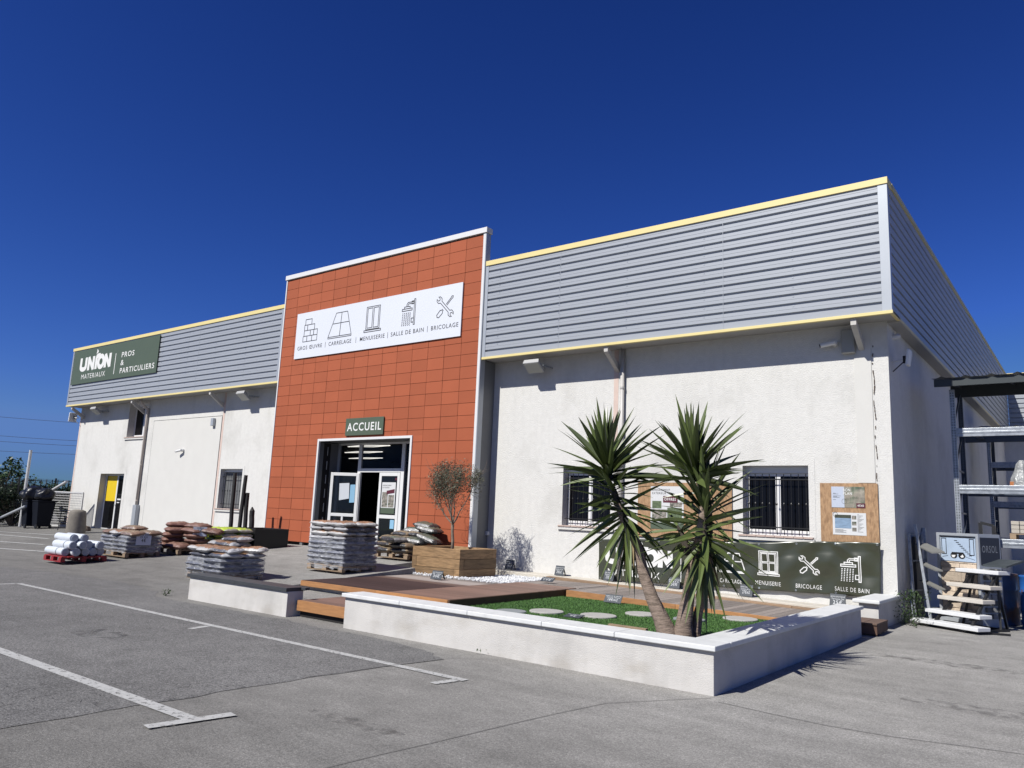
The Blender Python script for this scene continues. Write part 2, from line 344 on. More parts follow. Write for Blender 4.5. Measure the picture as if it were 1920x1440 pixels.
def logo(mb, x, z, wd, h, f):
    """heavy wordmark with the I curving into the O, a leaf-shaped dot above it"""
    t = wd*.070
    def sc(p): return [(x+q[0]*wd, z+q[1]*h) for q in p]
    ribbon(mb, sc([(.04, 1), (.04, .38)]+[(.125+.085*math.cos(R(180+i*18)), .33-.20*math.sin(R(i*18))) for i in range(1, 10)]+[(.21, .38), (.21, 1)]), t, f)
    ribbon(mb, sc([(.30, 0), (.30, 1)]), t, f, lay=.0004); ribbon(mb, sc([(.29, .96), (.46, .04)]), t*.95, f, lay=.0008); ribbon(mb, sc([(.455, 0), (.455, 1)]), t, f, lay=.0012)
    ribbon(mb, sc([(.545, 0), (.545, .80), (.56, .93), (.60, .985), (.66, .97)]), t, f, lay=.0016)
    ribbon(mb, [(x+wd*(.70+.085*math.cos(R(i*15))), z+h*(.5+.40*math.sin(R(i*15)))) for i in range(24)], t, f, True, lay=.002)
    ribbon(mb, sc([(.84, 0), (.84, 1)]), t, f, lay=.0024); ribbon(mb, sc([(.83, .96), (.985, .04)]), t*.95, f, lay=.0028); ribbon(mb, sc([(.985, 0), (.985, 1)]), t, f, lay=.0032)
    mb.add([f(x+wd*p[0], z+h*p[1], 0) for p in [(.52, 1.14), (.555, 1.17), (.585, 1.26), (.575, 1.36), (.55, 1.45), (.53, 1.48), (.535, 1.30)]], [tuple(range(7))])

# ================================================================ ground
def ground():
    xs = [-400, -150, -80, -60]+[-60+i*1.0 for i in range(1, 47)]+[-13.27, -13.23, -13, -12.47, -12.43, -12, -11, -9, -7, -5, -4, -3.4, -2, 0, 2, 5, 12, 20, 60, 400]; ys = [-300, -60, -10, -3, 0, 2, 4, 6, 7]+[7.5+i*.5 for i in range(11)]+[12.88, 12.92]+[13.25+i*.5 for i in range(6)]+[17, 20, 30, 60, 150, 1500]
    q = MB(); q.v = [Vector((x, y, G(x, y))) for y in ys for x in xs]; nx = len(xs)
    q.f = [(j*nx+i, j*nx+i+1, (j+1)*nx+i+1, (j+1)*nx+i) for j in range(len(ys)-1) for i in range(nx-1)]
    q.build('ground', mat_conc, kind='structure')
    # older asphalt of the parking bays, a sheet 4 mm above
    edge = [(-6.15, 1.2), (-6.12, 3.2), (-6.1, 4.3), (-6.0, 5.7), (-5.85, 6.6), (-6.8, 6.95), (-9.5, 7.02), (-12.6, 6.95), (-13.3, 7.3), (-14.5, 7.55), (-15.8, 7.55), (-17.6, 7.42), (-19.5, 7.0), (-23, 6.7), (-30, 6.9), (-60, 7), (-60, -40), (-7, -40), (-6.2, -5)]
    e2 = []
    for i in range(len(edge)):
        a, b = Vector(edge[i]), Vector(edge[(i+1) % len(edge)]); n_ = max(1, int(min((b-a).length, 12)/.12)) if i < 14 else 1
        for k in range(n_):
            p = a.lerp(b, k/n_); d = (noise.noise(Vector((p.x*2.3, p.y*2.3, 0)))*.12+noise.noise(Vector((p.x*9, p.y*9, 3)))*.05) if i < 14 and n_ > 1 else 0
            e2.append((p.x+d*.5, p.y+d, .004))
    q = MB(); q.v = [Vector(p) for p in e2]; q.f = [tuple(range(len(e2)))]
    o = q.build('asphalt', mat_asph, kind='structure')
    bm = bmesh.new(); bm.from_mesh(o.data); bmesh.ops.triangulate(bm, faces=bm.faces); bm.to_mesh(o.data); bm.free()
    for p in o.data.polygons:
        if p.normal.z < 0: p.flip()
ground()
def strip_line(name, pts, wd, mt, z=.008, kind='structure', jit=0):
    q = MB(); P = []
    for i in range(len(pts)-1):
        a, b = Vector(pts[i]), Vector(pts[i+1]); n_ = max(1, int((b-a).length/.4))
        P += [a.lerp(b, k/n_) for k in range(n_)]
    P.append(Vector(pts[-1])); vs = []
    for i, p in enumerate(P):
        d = (P[min(i+1, len(P)-1)]-P[max(i-1, 0)]).normalized(); nn = Vector((-d.y, d.x)); j = noise.noise(Vector((p.x*3, p.y*3, 1)))*jit
        for s_ in (.5, -.5): e = p+nn*(wd*s_+j); vs.append((e.x, e.y, G(e.x, e.y)+z))
    q.add(vs, [(2*i, 2*i+1, 2*i+3, 2*i+2) for i in range(len(P)-1)])
    o = q.build(name, mt, kind=kind)
    for p in o.data.polygons:
        if p.normal.z < 0: p.flip()
    return o
strip_line('parking_line', [(-15.6, 5.98), (-5.0, 5.95)], .10, road_paint)
strip_line('parking_line', [(-15.62, 5.6), (-15.58, 5.92)], .10, road_paint)
strip_line('parking_line', [(-9.28, 5.60), (-9.36, 5.90)], .10, road_paint)
strip_line('parking_line', [(-5.12, 5.62), (-5.07, 5.89)], .10, road_paint)
strip_line('parking_line', [(-16, 3.42), (-5.5, 3.40)], .12, road_paint)
strip_line('parking_line', [(-5.50, 3.06), (-5.39, 3.69)], .11, road_paint, z=.012)
for a, b in (((-31, 10.9), (-27.4, 11.2)), ((-28.6, 9.6), (-25.2, 10.2)), ((-26, 8.7), (-22.9, 9.35)), ((-33, 11.6), (-27.5, 12.2))): strip_line('parking_line', [a, b], .12, road_paint)
seam = mat('crack_filler', (.155, .15, .142), .95)
strip_line('pavement_seam', [(-5.3, 7.12), (-5.86, 6.75), (-6.02, 5.7), (-6.08, 4.9)], .008, seam, z=.012, jit=.05)
strip_line('pavement_seam', [(-3.0, 7.1), (-3.6, 6.2), (-3.75, 5.1), (-3.9, 3.8), (-4.05, 2.6)], .008, seam, z=.005, jit=.05)
strip_line('pavement_seam', [(-2.9, 7.0), (-1.9, 6.9), (-.6, 7.15), (1, 7.2)], .010, seam, z=.005, jit=.06)
strip_line('pavement_seam', [(-1.2, 3.8), (-1.35, 2.9), (-1.7, 1.8)], .008, seam, z=.005, jit=.05)
oil = mat('oil_stain', (.085, .08, .075), .6, var=.3, vs=6)
_n = oil.node_tree; _t = _n.nodes.new('ShaderNodeTexNoise'); _t.inputs['Scale'].default_value = 7; _t.inputs['Detail'].default_value = 6; _r = _n.nodes.new('ShaderNodeMapRange'); _r.inputs[1].default_value = .46; _r.inputs[2].default_value = .75; _r.inputs[4].default_value = .55; _c2 = _n.nodes.new('ShaderNodeTexCoord'); _n.links.new(_c2.outputs['Object'], _t.inputs[0]); _n.links.new(_t.outputs[0], _r.inputs[0]); _n.links.new(_r.outputs[0], _n.nodes['Principled BSDF'].inputs['Alpha'])
for (x_, y_, rx_, ry_) in ((-9.6, 4.6, .5, .22), (-7.9, 2.6, .35, .2), (-2.0, 4.4, .8, .12), (-.9, 8.6, .9, .18), (-12.8, 4.3, .6, .3), (-1.6, 11.2, 1.0, .2), (-4.6, 4.2, .5, .1)):
    q = MB(); q.v = [Vector((x_+rx_*math.cos(k*.314)*(1+.25*noise.noise(Vector((k*.7, x_, 0)))), y_+ry_*math.sin(k*.314)*(1+.25*noise.noise(Vector((k*.7, x_, 0)))), .0065)) for k in range(20)]; q.f = [tuple(range(20))]; q.build('oil_stain', oil, kind='structure')
strip_line('pavement_seam', [(-20, 10.6), (-16, 10.55), (-13, 9.3), (-11, 8.8)], .012, seam, z=.006, jit=.05)

# ================================================================ building
bld = thing('store_building', 'long white rendered store with grey ribbed cladding and a terracotta tiled entrance block', 'building', (-19.6, W, .3))
def wall_open(x0, x1, z0, z1, ops, y, depth):
    """front wall with openings (list of x0,x1,z0,z1) and reveals"""
    q = MB(); xs = sorted({x0, x1, *[o[0] for o in ops], *[o[1] for o in ops]}); zs = sorted({z0, z1, *[o[2] for o in ops], *[o[3] for o in ops]})
    for i in range(len(xs)-1):
        for j in range(len(zs)-1):
            cx, cz = (xs[i]+xs[i+1])/2, (zs[j]+zs[j+1])/2
            if any(o[0] < cx < o[1] and o[2] < cz < o[3] for o in ops): continue
            q.add([(xs[i], y, zs[j]), (xs[i+1], y, zs[j]), (xs[i+1], y, zs[j+1]), (xs[i], y, zs[j+1])], [(0, 1, 2, 3)])
    for o in ops:
        a, b, c, d = o; y2 = y+depth
        q.add([(a, y, c), (a, y2, c), (a, y2, d), (a, y, d)], [(0, 1, 2, 3)]); q.add([(b, y, c), (b, y2, c), (b, y2, d), (b, y, d)], [(0, 3, 2, 1)])
        q.add([(a, y, d), (a, y2, d), (b, y2, d), (b, y, d)], [(0, 1, 2, 3)]); q.add([(a, y, c), (a, y2, c), (b, y2, c), (b, y, c)], [(0, 3, 2, 1)])
    return q
WIN = dict(r1=(-10.24, -8.93, 1.40, 2.78), r2=(-5.84, -4.53, 1.40, 2.78), l1=(-24.72, -23.40, 1.38, 2.75), up=(-31.85, -30.30, 4.06, 5.45), door=(-33.64, -31.62, .26, 2.57))
q = wall_open(XL, RX0+.3, -.3, ZB+.2, [WIN['l1'], WIN['up'], WIN['door']], W, .34); q.build('front_wall', plaster, bld, flip=False)
q = wall_open(RX1-.3, XR, -.3, ZB+.2, [WIN['r1'], WIN['r2']], W, .28); q.build('front_wall', plaster, bld, flip=False)
for xx, ff in ((XR, (0, 1, 2, 3)), (XL, (3, 2, 1, 0))): q = MB(); q.add([(xx, W, -.3), (xx, 36.9, -.3), (xx, 36.9, 6), (xx, W, 6)], [ff]); q.build('side_wall', plaster, bld, flip=False)
bx('roof', zinc, bld, CXL+.1, CXR-.1, B+.1, 36.9, 7.2, 7.3)  # unseen slab, put in to keep light out of the building
# window surrounds: smooth plaster bands
for k, dd in (('r1', .12), ('r2', .12), ('door', .18), ('l1', .1)):
    a, b, c, d = WIN[k]; y0, y1 = W-.006, W+.01; q = MB()
    q.box(a-dd, a, y0, y1, c-.02, d+dd); q.box(b, b+dd, y0, y1, c-.02, d+dd); q.box(a, b, y0, y1, d, d+dd); q.build('window_surround', plaster, bld)
# walled-up bay, corner pier strips, pink painted bands
q = MB(); q.box(-29.72, -24.98, W-.012, W+.01, .1, 4.62); q.build('bay_infill', plaster2, bld)
q = MB(); q.box(-29.74, -24.96, W-.003, W+.01, 4.65, 4.665); q.box(-29.75, -29.73, W-.003, W+.01, .1, 4.66); q.box(-24.975, -24.955, W-.003, W+.01, .1, 4.66); q.build('joint_line', black_gap, bld)
bxs('painted_band', pinkstrip, bld, ((-24.95, -24.84, W-.004, W+.01, .2, 5.6), (XL+.02, XL+.12, W-.004, W+.01, .2, 5.3), (-8.90, -8.78, W-.004, W+.01, 3.0, 5.6)))
q = MB(); q.box(-3.62, -3.32, W-.015, W+.01, 2.45, 5.6); q.build('pilaster', plaster2, bld)
q = MB()
zz = 5.05
while zz > 2.5:                                                     # ragged crack beside the pilaster
    h_ = rnd.uniform(.02, .06); xx = -3.29+.012*math.sin(zz*9); q.box(xx+rnd.uniform(-.008, 0), xx+rnd.uniform(.004, .012 if rnd.random() < .8 else .035), W-.017, W+.01, zz-h_, zz); zz -= h_+rnd.choice([0, 0, 0, .02, .12])
q.build('crack', mat('crack_dark', (.10, .07, .055), .95), bld)
# ---- ribbed cladding
def cladding(name, a, b, flip_side=None, z0=ZB+.03, z1=ZT-.11, pitch=.193, yy=B):
    prof = [(z1, 0)]; z = z1-.02
    while z-pitch > z0:
        prof += [(z, 0), (z-.060, 0), (z-.064, .004), (z-.068, 0), (z-.130, 0), (z-.140, .044), (z-.168, .044), (z-.186, 0)]; z -= pitch
    prof += [(z0, 0)]
    q = MB()
    if flip_side is None: vs = [(x, yy+d, z) for z, d in prof for x in (a, b)]
    else: vs = [(flip_side-d, y, z) for z, d in prof for y in (a, b)]
    q.add(vs, [(2*i, 2*i+1, 2*i+3, 2*i+2) for i in range(len(prof)-1)])
    return q.build(name, clad, bld, flip=False)
cladding('cladding', CXL+.09, RX0+.0); cladding('cladding', RX1+.10, CXR-.15)
cladding('cladding', B+.1, 36.9, CXR)
bx('corner_flashing', flash, bld, CXR-.16, CXR+.008, B-.012, B+.12, ZB+.03, ZT-.1, bev=.004)
bx('corner_flashing', flash, bld, CXL-.01, CXL+.09, B-.012, B+.1, ZB+.03, ZT-.1, bev=.004)
bx('corner_flashing', flash, bld, RX1+.003, RX1+.11, B-.008, B+.1, ZB+.03, ZT-.1)
bx('corner_flashing', flash, bld, RX0-.14, RX0-.02, B-.008, B+.1, ZB+.03, ZT-.1)
for n_, (x0, x1) in enumerate(((CXL-.02, RX0-.01), (RX1+.02, CXR+.02))):
    bx('coping', yellow, bld, x0, x1, B-.03, B+.35, ZT-.13, ZT, bev=.004)
    bx('bottom_trim', yellow, bld, x0, x1, B-.025, B+.05, ZB-.03, ZB+.03, bev=.003)
    bx('soffit', mat('soffit_grey', (.42, .41, .40), .7), bld, x0, x1, B+.051, W+.02, ZB-.012, ZB+.02)
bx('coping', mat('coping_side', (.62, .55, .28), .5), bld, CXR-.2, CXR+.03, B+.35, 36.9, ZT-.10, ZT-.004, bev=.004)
bx('soffit', MATS['soffit_grey'], bld, XR-.01, CXR+.01, W+.02, 36.9, ZB-.05, ZB+.02)
bx('bottom_trim', yellow, bld, CXR-.04, CXR+.02, B+.051, 36.9, ZB-.03, ZB+.025)
for x0_, x1_ in ((CXL+.4, RX0-.4), (RX1+.5, CXR-.5)):
    q = MB(); xx = x0_; kk = 0
    while xx < x1_:
        for j_ in range(12):
            zc_ = ZT-.11-.03-.193*j_
            if zc_ > ZB+.06: q.box(xx-.011, xx+.011, B-.006, B+.001, zc_-.011, zc_+.011)
        xx += 1.85; kk += 1
    q.build('fixings', galv, bld)['kind'] = 'stuff'
for xx in (-31.2, -26.0, -10.1, -6.0): bx('sheet_lap', clad, bld, xx, xx+.010, B-.0035, B+.001, ZB+.05, ZT-.13)
# left end return of the parapet
cl = MB(); cl.box(CXL, CXL+.02, B+.1, 36.9, ZB, ZT-.1); cl.build('cladding', clad, bld)
# rear wing closing the yard
q = MB(); q.box(XR, 9, 36.9, 37.1, -.3, 5.6); q.build('rear_wing_wall', plaster, bld)
cladding('cladding', CXR+.02, 9, yy=36.7); bx('coping', yellow, bld, CXR+.04, 9, 36.66, 37, ZT-.1, ZT+.004)
bx('bottom_trim', yellow, bld, CXR+.04, 9, 36.67, 36.9, ZB-.03, ZB+.03)
# ---- terracotta block
DX0, DX1, DZ1 = -18.70, -14.73, 3.59
q = MB(); tw = (RX1-.10-(RX0+.05))/14; th = .322; zt0 = ZRT-.17; rows = 26
for r_ in range(rows+1):
    z1_ = zt0-r_*th; z0_ = max(z1_-th, .52)
    if z1_ < .6: break
    for c in range(14):
        a = RX0+.05+c*tw; b = a+tw; g = .0045; dy = rnd.uniform(-.0025, .0025)
        segs = [(a+g, b-g, z0_+g, z1_-g)]
        if z0_ < DZ1 and b > DX0 and a < DX1:
            segs = []
            if z1_ > DZ1+.02: segs.append((max(a+g, a+g), b-g, max(z0_+g, DZ1), z1_-g)) if True else None
            zl = z0_+g; zh = min(z1_-g, DZ1)
            if a < DX0: segs.append((a+g, DX0, zl, zh))
            if b > DX1: segs.append((DX1, b-g, zl, zh))
            if z1_ > DZ1+.02 and zh < zl+.03: segs = segs[:1]
        for (p0, p1, s0, s1) in segs:
            if p1-p0 > .02 and s1-s0 > .02:
                ya = RF+dy; yb = RF+.022; tl = rnd.uniform(-.0015, .0015)
                q.hexa([(p0, ya, s0), (p1, ya+tl, s0), (p1, yb, s0), (p0, yb, s0)], [(p0, ya+tl, s1), (p1, ya, s1), (p1, yb, s1), (p0, yb, s1)])
q.build('tile_facing', terra, bld, bev=.002)
q = MB(); q.box(RX0+.03, DX0, RF+.023, RF+.05, .52, ZRT-.16); q.box(DX1, RX1-.06, RF+.023, RF+.05, .52, ZRT-.16); q.box(DX0, DX1, RF+.023, RF+.05, DZ1, ZRT-.16); q.build('tile_backing', black_gap, bld)
bxs('edge_trim', white_paint, bld, ((RX0, RX0+.05, RF-.02, RF+.4, .5, ZRT-.15), (RX1-.10, RX1-.02, RF-.02, RF+.05, .62, ZRT-.15)), bev=.003)
q = MB(); q.box(RX1-.02, RX1+.002, RF-.018, RF+.17, .60, ZRT-.15); q.build('edge_flange', flash, bld)
bxs('block_return', zinc, bld, ((RX1-.10, RX1-.021, RF+.051, W+.2, .4, ZB-.02), (RX0+.051, RX1-.05, RF+.051, RF+.17, ZB, ZRT-.16)))
bx('block_coping', white_paint, bld, RX0-.03, RX1+.03, RF-.05, RF+.20, ZRT-.145, ZRT, bev=.005)
bxs('base_recess', black_gap, bld, ((RX0+.05, DX0-.02, RF+.1, RF+.15, .3, .55), (DX1+.02, RX1-.11, RF+.1, RF+.15, .3, .6)))
for xx in (-20.8, -19.95, -19.2): bx('base_bracket', white_pvc if xx < -20.7 else zinc, bld, xx, xx+.12, RF+.02, RF+.09, .36, .53)
# door surround and porch
q = MB(); t_ = .07; q.box(DX0, DX0+t_, RF-.03, RF+.03, .40, DZ1); q.box(DX1-t_, DX1, RF-.03, RF+.03, .40, DZ1); q.box(DX0+t_, DX1-t_, RF-.028, RF+.03, DZ1-t_, DZ1); q.build('portal_trim', white_paint, bld, bev=.004)
q = MB(); q.box(DX0+.005, DX0+.02, RF+.031, 15.68, .40, DZ1-.08); q.box(DX1-.02, DX1-.005, RF+.031, 15.68, .40, DZ1-.08); q.box(DX0+.02, DX1-.02, RF+.031, 15.59, DZ1-.055, DZ1-.04); q.build('porch_lining', zinc, bld)
bx('shutter_recess', black_gap, bld, DX0+.021, DX0+.026, RF+.22, RF+.48, .42, DZ1-.1)
q = MB()
for i in range(7): q.box(DX0+.027, DX0+.033, RF+.36, RF+.375, .6+i*.42, .86+i*.42)
q.build('shutter_guide', white_pvc, bld)
# shop interior
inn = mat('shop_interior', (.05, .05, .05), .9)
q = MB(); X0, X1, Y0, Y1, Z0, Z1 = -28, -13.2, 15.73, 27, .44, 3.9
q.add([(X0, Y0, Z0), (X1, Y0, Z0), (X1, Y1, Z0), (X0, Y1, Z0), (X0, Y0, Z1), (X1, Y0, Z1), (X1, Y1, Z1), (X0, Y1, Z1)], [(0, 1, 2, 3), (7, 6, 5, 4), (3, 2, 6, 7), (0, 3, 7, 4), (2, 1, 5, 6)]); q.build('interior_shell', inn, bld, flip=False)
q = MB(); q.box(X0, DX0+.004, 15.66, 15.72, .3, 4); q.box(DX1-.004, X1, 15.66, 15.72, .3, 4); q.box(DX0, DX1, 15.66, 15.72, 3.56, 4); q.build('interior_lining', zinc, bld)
shelf = thing('shop_shelving', 'dim shelving inside the shop, seen through the open doorway', 'shelving', (-17.2, 18.4, .45))
q = MB()
for z in (.5, .85, 1.25, 1.65): q.box(-18.2, -16.3, 18.2, 18.7, z, z+.04)
q.box(-18.22, -18.16, 18.2, 18.7, .45, 1.9); q.box(-16.34, -16.28, 18.2, 18.7, .45, 1.9); q.build('shelf_frame', mat('shelf_grey', (.25, .25, .25), .6), shelf)
q = MB()
for z in (.54, .89, 1.29):
    x = -18.1
    while x < -16.5: wd = rnd.uniform(.08, .2); q.box(x, x+wd, 18.25, 18.55, z, z+rnd.uniform(.15, .28)); x += wd+.02
q.build('boxes', mat('stock', (.2, .18, .16), .7, rnd_=.6, island=True), shelf)
lampm = emis('lamp_panel', (1, .97, .9), .9)
for i, (u_, v_) in enumerate(((712, 834), (700, 845), (702, 856), (646, 838))):
    c_ = PZ(u_, v_+5, 3.62); x, y = c_.x, c_.y; q = MB(); s_ = 1.0 if i < 3 else .3
    for p_, q_ in (((x-s_, y-.5, 3.62), (x, y-.75, 3.62)), ((x, y-.75, 3.62), (x+s_, y-.5, 3.62)), ((x-s_, y-.5, 3.62), (x, y-.25, 3.62)), ((x, y-.25, 3.62), (x+s_, y-.5, 3.62))): q.bar(p_, q_, .05, .02)
    l_ = q.build('ceiling_light', lampm, None, loc=(x, y, 3.75)); tag(l_, ['lit ceiling strip nearest the shop door glass', 'lit ceiling strip in the middle of the shop', 'lit ceiling strip deepest inside the shop', 'lit ceiling strip at the left behind the narrow transom pane'][i], 'ceiling light', 'lit ceiling strips in the shop')
# shopfront frame
fy = 15.60; KX = 15.60/15.78; kz = lambda z: 1.6+(z-1.6)*KX
def frame_rect(q, x0, x1, z0, z1, t, ya, yb):
    q.box(x0, x0+t, ya, yb, z0, z1); q.box(x1-t, x1, ya, yb, z0, z1); q.box(x0+t, x1-t, ya, yb, z1-t, z1); q.box(x0+t, x1-t, ya, yb, z0, z0+t)
sf = bx('shopfront_frame', flash, bld, -18.68, -18.58, fy, fy+.07, .45, 3.53)
q = MB(); q.box(-18.58, -14.75, fy, fy+.07, 3.47, 3.53); q.box(-17.73, -17.60, fy-.002, fy+.068, .45, 3.47); q.box(-15.90, -15.77, fy-.002, fy+.068, .45, 3.47); q.box(-18.58, -17.73, fy, fy+.066, .45, .55)
q.build('mullion', white_paint, sf, bev=.003)
q = MB(); q.box(-17.60, -15.90, fy-.006, fy+.07, 2.65, 2.76); q.build('transom', white_paint, sf)
q = MB(); q.box(-18.58, -17.73, fy+.03, fy+.036, .55, 3.47); q.box(-17.60, -15.90, fy+.03, fy+.036, 2.76, 3.47); q.box(-15.77, -14.75, fy+.03, fy+.036, .45, 3.47); q.build('pane', shop_glass, sf)
# right leaf (closed)
dl = MB(); frame_rect(dl, -16.76, -15.91, .47, 2.64, .10, fy-.01, fy+.04); dl.box(-16.66, -16.01, fy-.01, fy+.04, 1.33, 1.43); dl = dl.build('door_leaf', white_paint, bld, bev=.004)
q = MB(); q.box(-16.66, -16.01, fy+.01, fy+.016, .57, 1.33); q.box(-16.66, -16.01, fy+.01, fy+.016, 1.43, 2.54); q.build('pane', leaf_glass, dl)
# open left leaf, swung out into the porch
hinge = Vector((-17.63, fy, 0)); ang = R(180+24)
T = Matrix.Translation(hinge) @ Matrix.Rotation(ang, 4, 'Z')
q = MB(); q.T = T; frame_rect(q, 0, .92, .47, 2.62, .09, -.025, .025); q.box(.09, .83, -.025, .025, 1.33, 1.42); q.box(.43, .49, -.02, .02, .56, 1.33); dl2 = q.build('door_leaf', white_paint, bld, bev=.004)
q = MB(); q.T = T; q.box(.09, .83, -.003, .003, .56, 1.33); q.box(.09, .83, -.003, .003, 1.42, 2.53); q.build('pane', leaf_glass, dl2)
q = MB(); q.T = T; q.tube([(.86, -.07, 1.2), (.86, -.07, 1.7)], .014); q.bar((.86, -.07, 1.22), (.86, -.02, 1.22), .02, .02); q.bar((.86, -.07, 1.68), (.86, -.02, 1.68), .02, .02); q.build('handle', dark_metal, dl2)
def sheet(name, pts, mt, label, cat, group=None, parent=None, th=.003, d=None):
    q = MB(); n_ = d or Vector((0, th, 0)); q.poly(pts, n_); c = sum((Vector(p) for p in pts), Vector())/len(pts)
    o = q.build(name, mt, parent, loc=c)
    if label: tag(o, label, cat, group)
    return o
paper = mat('paper', (.62, .65, .70), .7); paper_blue = mat('paper_blue', (.25, .48, .68), .7); photo_green = mat('photo_green', (.10, .14, .07), .6, var=.6, vs=18); photo_mix = mat('photo_mix', (.30, .27, .24), .6, var=.7, vs=14, col2=(.07, .09, .06), c2s=11)
def Tp(x, z, s_): return T @ Vector((x, s_, z))
sheet('notice', [Tp(.28, 1.86, .012), Tp(.60, 1.80, .012), Tp(.62, 2.30, .012), Tp(.30, 2.32, .012)], paper, 'plain white notice taped to the opened door leaf', 'notice', d=(T.to_3x3() @ Vector((0, .003, 0))))
sheet('notice', [Tp(.10, 1.75, .018), Tp(.26, 1.74, .018), Tp(.26, 2.27, .018), Tp(.10, 2.28, .018)], paper_blue, 'narrow pale blue notice on the opened door leaf beside its hinge', 'notice', d=(T.to_3x3() @ Vector((0, .003, 0))))
pf = lambda x, z, l: (x, fy+.004-l, z)
po = thing('door_poster', 'garden offers poster stuck inside the closed right door leaf', 'poster', (-16.5, fy, 1.5))
bx('sheet', mat('poster_white', (.66, .67, .68), .6), po, -16.63, -16.07, fy+.004, fy+.008, 1.47, 2.36)
q = MB(); q.add([pf(*p, .002) for p in rect(-16.63, 1.47, -16.07, 1.63)], [(0, 1, 2, 3)]); q.build('green_footer', green_sign, po)
q = MB(); q.add([pf(*p, .002) for p in rect(-16.60, 1.65, -16.37, 2.08)], [(0, 1, 2, 3)]); q.add([pf(*p, .002) for p in rect(-16.34, 1.65, -16.11, 2.0)], [(0, 1, 2, 3)]); q.build('picture', photo_mix, po)
q = MB(); q.add([pf(*p, .004) for p in [(-16.42, 2.02), (-16.10, 2.06), (-16.10, 2.17), (-16.42, 2.12)]], [(0, 1, 2, 3)]); q.build('burgundy_tag', burgundy, po)
q = MB(); put_text(q, 'AMENAGEMENT', -16.60, 2.25, .04, lambda x, z, l: pf(x, z, .002), .36); put_text(q, 'EXTERIEUR', -16.60, 2.19, .035, lambda x, z, l: pf(x, z, .002), .28); q.build('lettering', ink, po)
bx('blue_notice', paper_blue, None, -16.19, -16.03, fy-.014, fy-.011, 1.05, 1.30, loc=(-16.3, fy, 1.1)); tag(bpy.data.objects['blue_notice'], 'small pale blue notice low on the closed right door leaf', 'notice')
tag(bx('round_sticker', burgundy, None, -16.09, -16.02, fy-.014, fy-.011, 2.42, 2.49, loc=(-16.2, fy, 2.45)), 'small dark red sticker at the top of the closed door leaf', 'sticker')
# ---- windows
def window(k, grille=True, leafs=2, box=0.0, dpt=.26):
    a, b, c, d = WIN[k]; y = W+dpt-.06
    f = MB(); t = .06
    frame_rect(f, a+.002, b-.002, c, d-box-.001, t, y, y+.05)
    n_ = leafs; wd = (b-a-.004)/n_
    for i in range(1, n_): f.box(a+i*wd-.05, a+i*wd+.05, y-.003, y+.047, c+t, d-box-t)
    for i in range(n_): f.box(a+i*wd+t, a+(i+1)*wd-t, y-.001, y+.047, c+t, c+t+.05)
    fo = f.build('window', white_pvc, bld, bev=.003)
    bx('pane', dark_glass, fo, a+t, b-t, y+.02, y+.026, c+t, d-box-t)
    if box: bx('shutter_box', white_pvc, fo, a+.001, b-.001, W+.15, y+.05, d-box, d-.001)
    if grille:
        g = MB(); yg = W+.10
        nb = 9
        for i in range(nb):
            x = a+.08+i*(b-a-.16)/(nb-1); g.tube([(x, yg, c+.02), (x, yg, d-.16)], .008, 6); g.lathe([(.008, 0), (.018, .02), (.018, .04), (.008, .06)], (x, yg, (c+d)/2-.1), 6)
        for z in (c+.16, d-.27): g.bar((a+.02, yg-.01, z), (b-.02, yg-.01, z), .008, .022)
        g.build('grille', dark_metal, fo)
    s_ = MB(); n2 = 8
    for i in range(n2): x = a-.08+i*(b-a+.16)/n2; s_.box(x+.003, x+(b-a+.16)/n2-.003, W-.07, W+.0 if i in (0, n2-1) else y, c-.035, c+.002)
    s_.build('sill', sill_tile, fo, bev=.004)
    bx('sill_edge', plaster2, fo, a-.10, b+.10, W-.05, W+.004, c-.10, c-.036)
window('r1', box=.14); window('r2', box=.14); window('l1', box=.10, dpt=.34); window('up', False, 2, box=.12, dpt=.34)
# yellow-panelled office door
a, b, c, d = WIN['door']; y = W+.25
q = MB(); frame_rect(q, a+.002, b-.002, c, d-.002, .07, y, y+.05); q.box(-32.66, -32.56, y-.003, y+.047, c+.07, d-.07); od = q.build('office_door', white_pvc, bld, bev=.003)
bx('pane', dark_glass, od, a+.07, b-.07, y+.02, y+.026, c+.07, d-.07)
bx('yellow_panel', mat('yellow_vinyl', (.80, .56, .02), .4), od, -33.5, -32.66, y+.012, y+.018, 1.45, 2.49)
q = MB(); q.box(-32.50, -32.2, y+.012, y+.018, 1.5, 1.56); q.box(-32.5, -32.3, y+.012, y+.018, 1.38, 1.42); q.build('label_strip', white_pvc, od)
q = MB(); q.bar((-32.6, y-.04, 1.3), (-32.45, y-.04, 1.3), .02, .02); q.bar((-32.6, y-.04, 1.3), (-32.6, y, 1.3), .02, .02); q.build('handle', galv, od)
# downpipes, brackets
def downpipe(x, z0, mt, zj):
    q = MB(); q.tube([(x, B+.2, ZB-.02), (x, B+.24, ZB-.15), (x, W-.08, ZB-.38), (x, W-.07, ZB-.5), (x, W-.07, z0)] if mt is pvc_beige else [(x, W-.07, ZB-.01), (x, W-.07, z0)], .05, 14)
    o = q.build('downpipe', mt, bld, smooth=True)
    q = MB()
    for z in zj: q.tube([(x, W-.07, z), (x, W-.07, z+.05)], .060, 14); q.bar((x, W-.07, z+.02), (x, W, z+.02), .03, .03)
    q.build('pipe_collar', mt, o)
downpipe(-8.64, .25, pvc_grey, (4.55, 2.9, 1.2)); downpipe(-30.22, .9, pvc_beige, (4.4, 2.9, 1.5))
bx('pipe_guard', flash, bld, -30.32, -30.06, W-.16, W, .3, 1.35, bev=.01)
bm_ = mat('bracket_paint', (.55, .53, .50), .6, var=.06, vs=5)
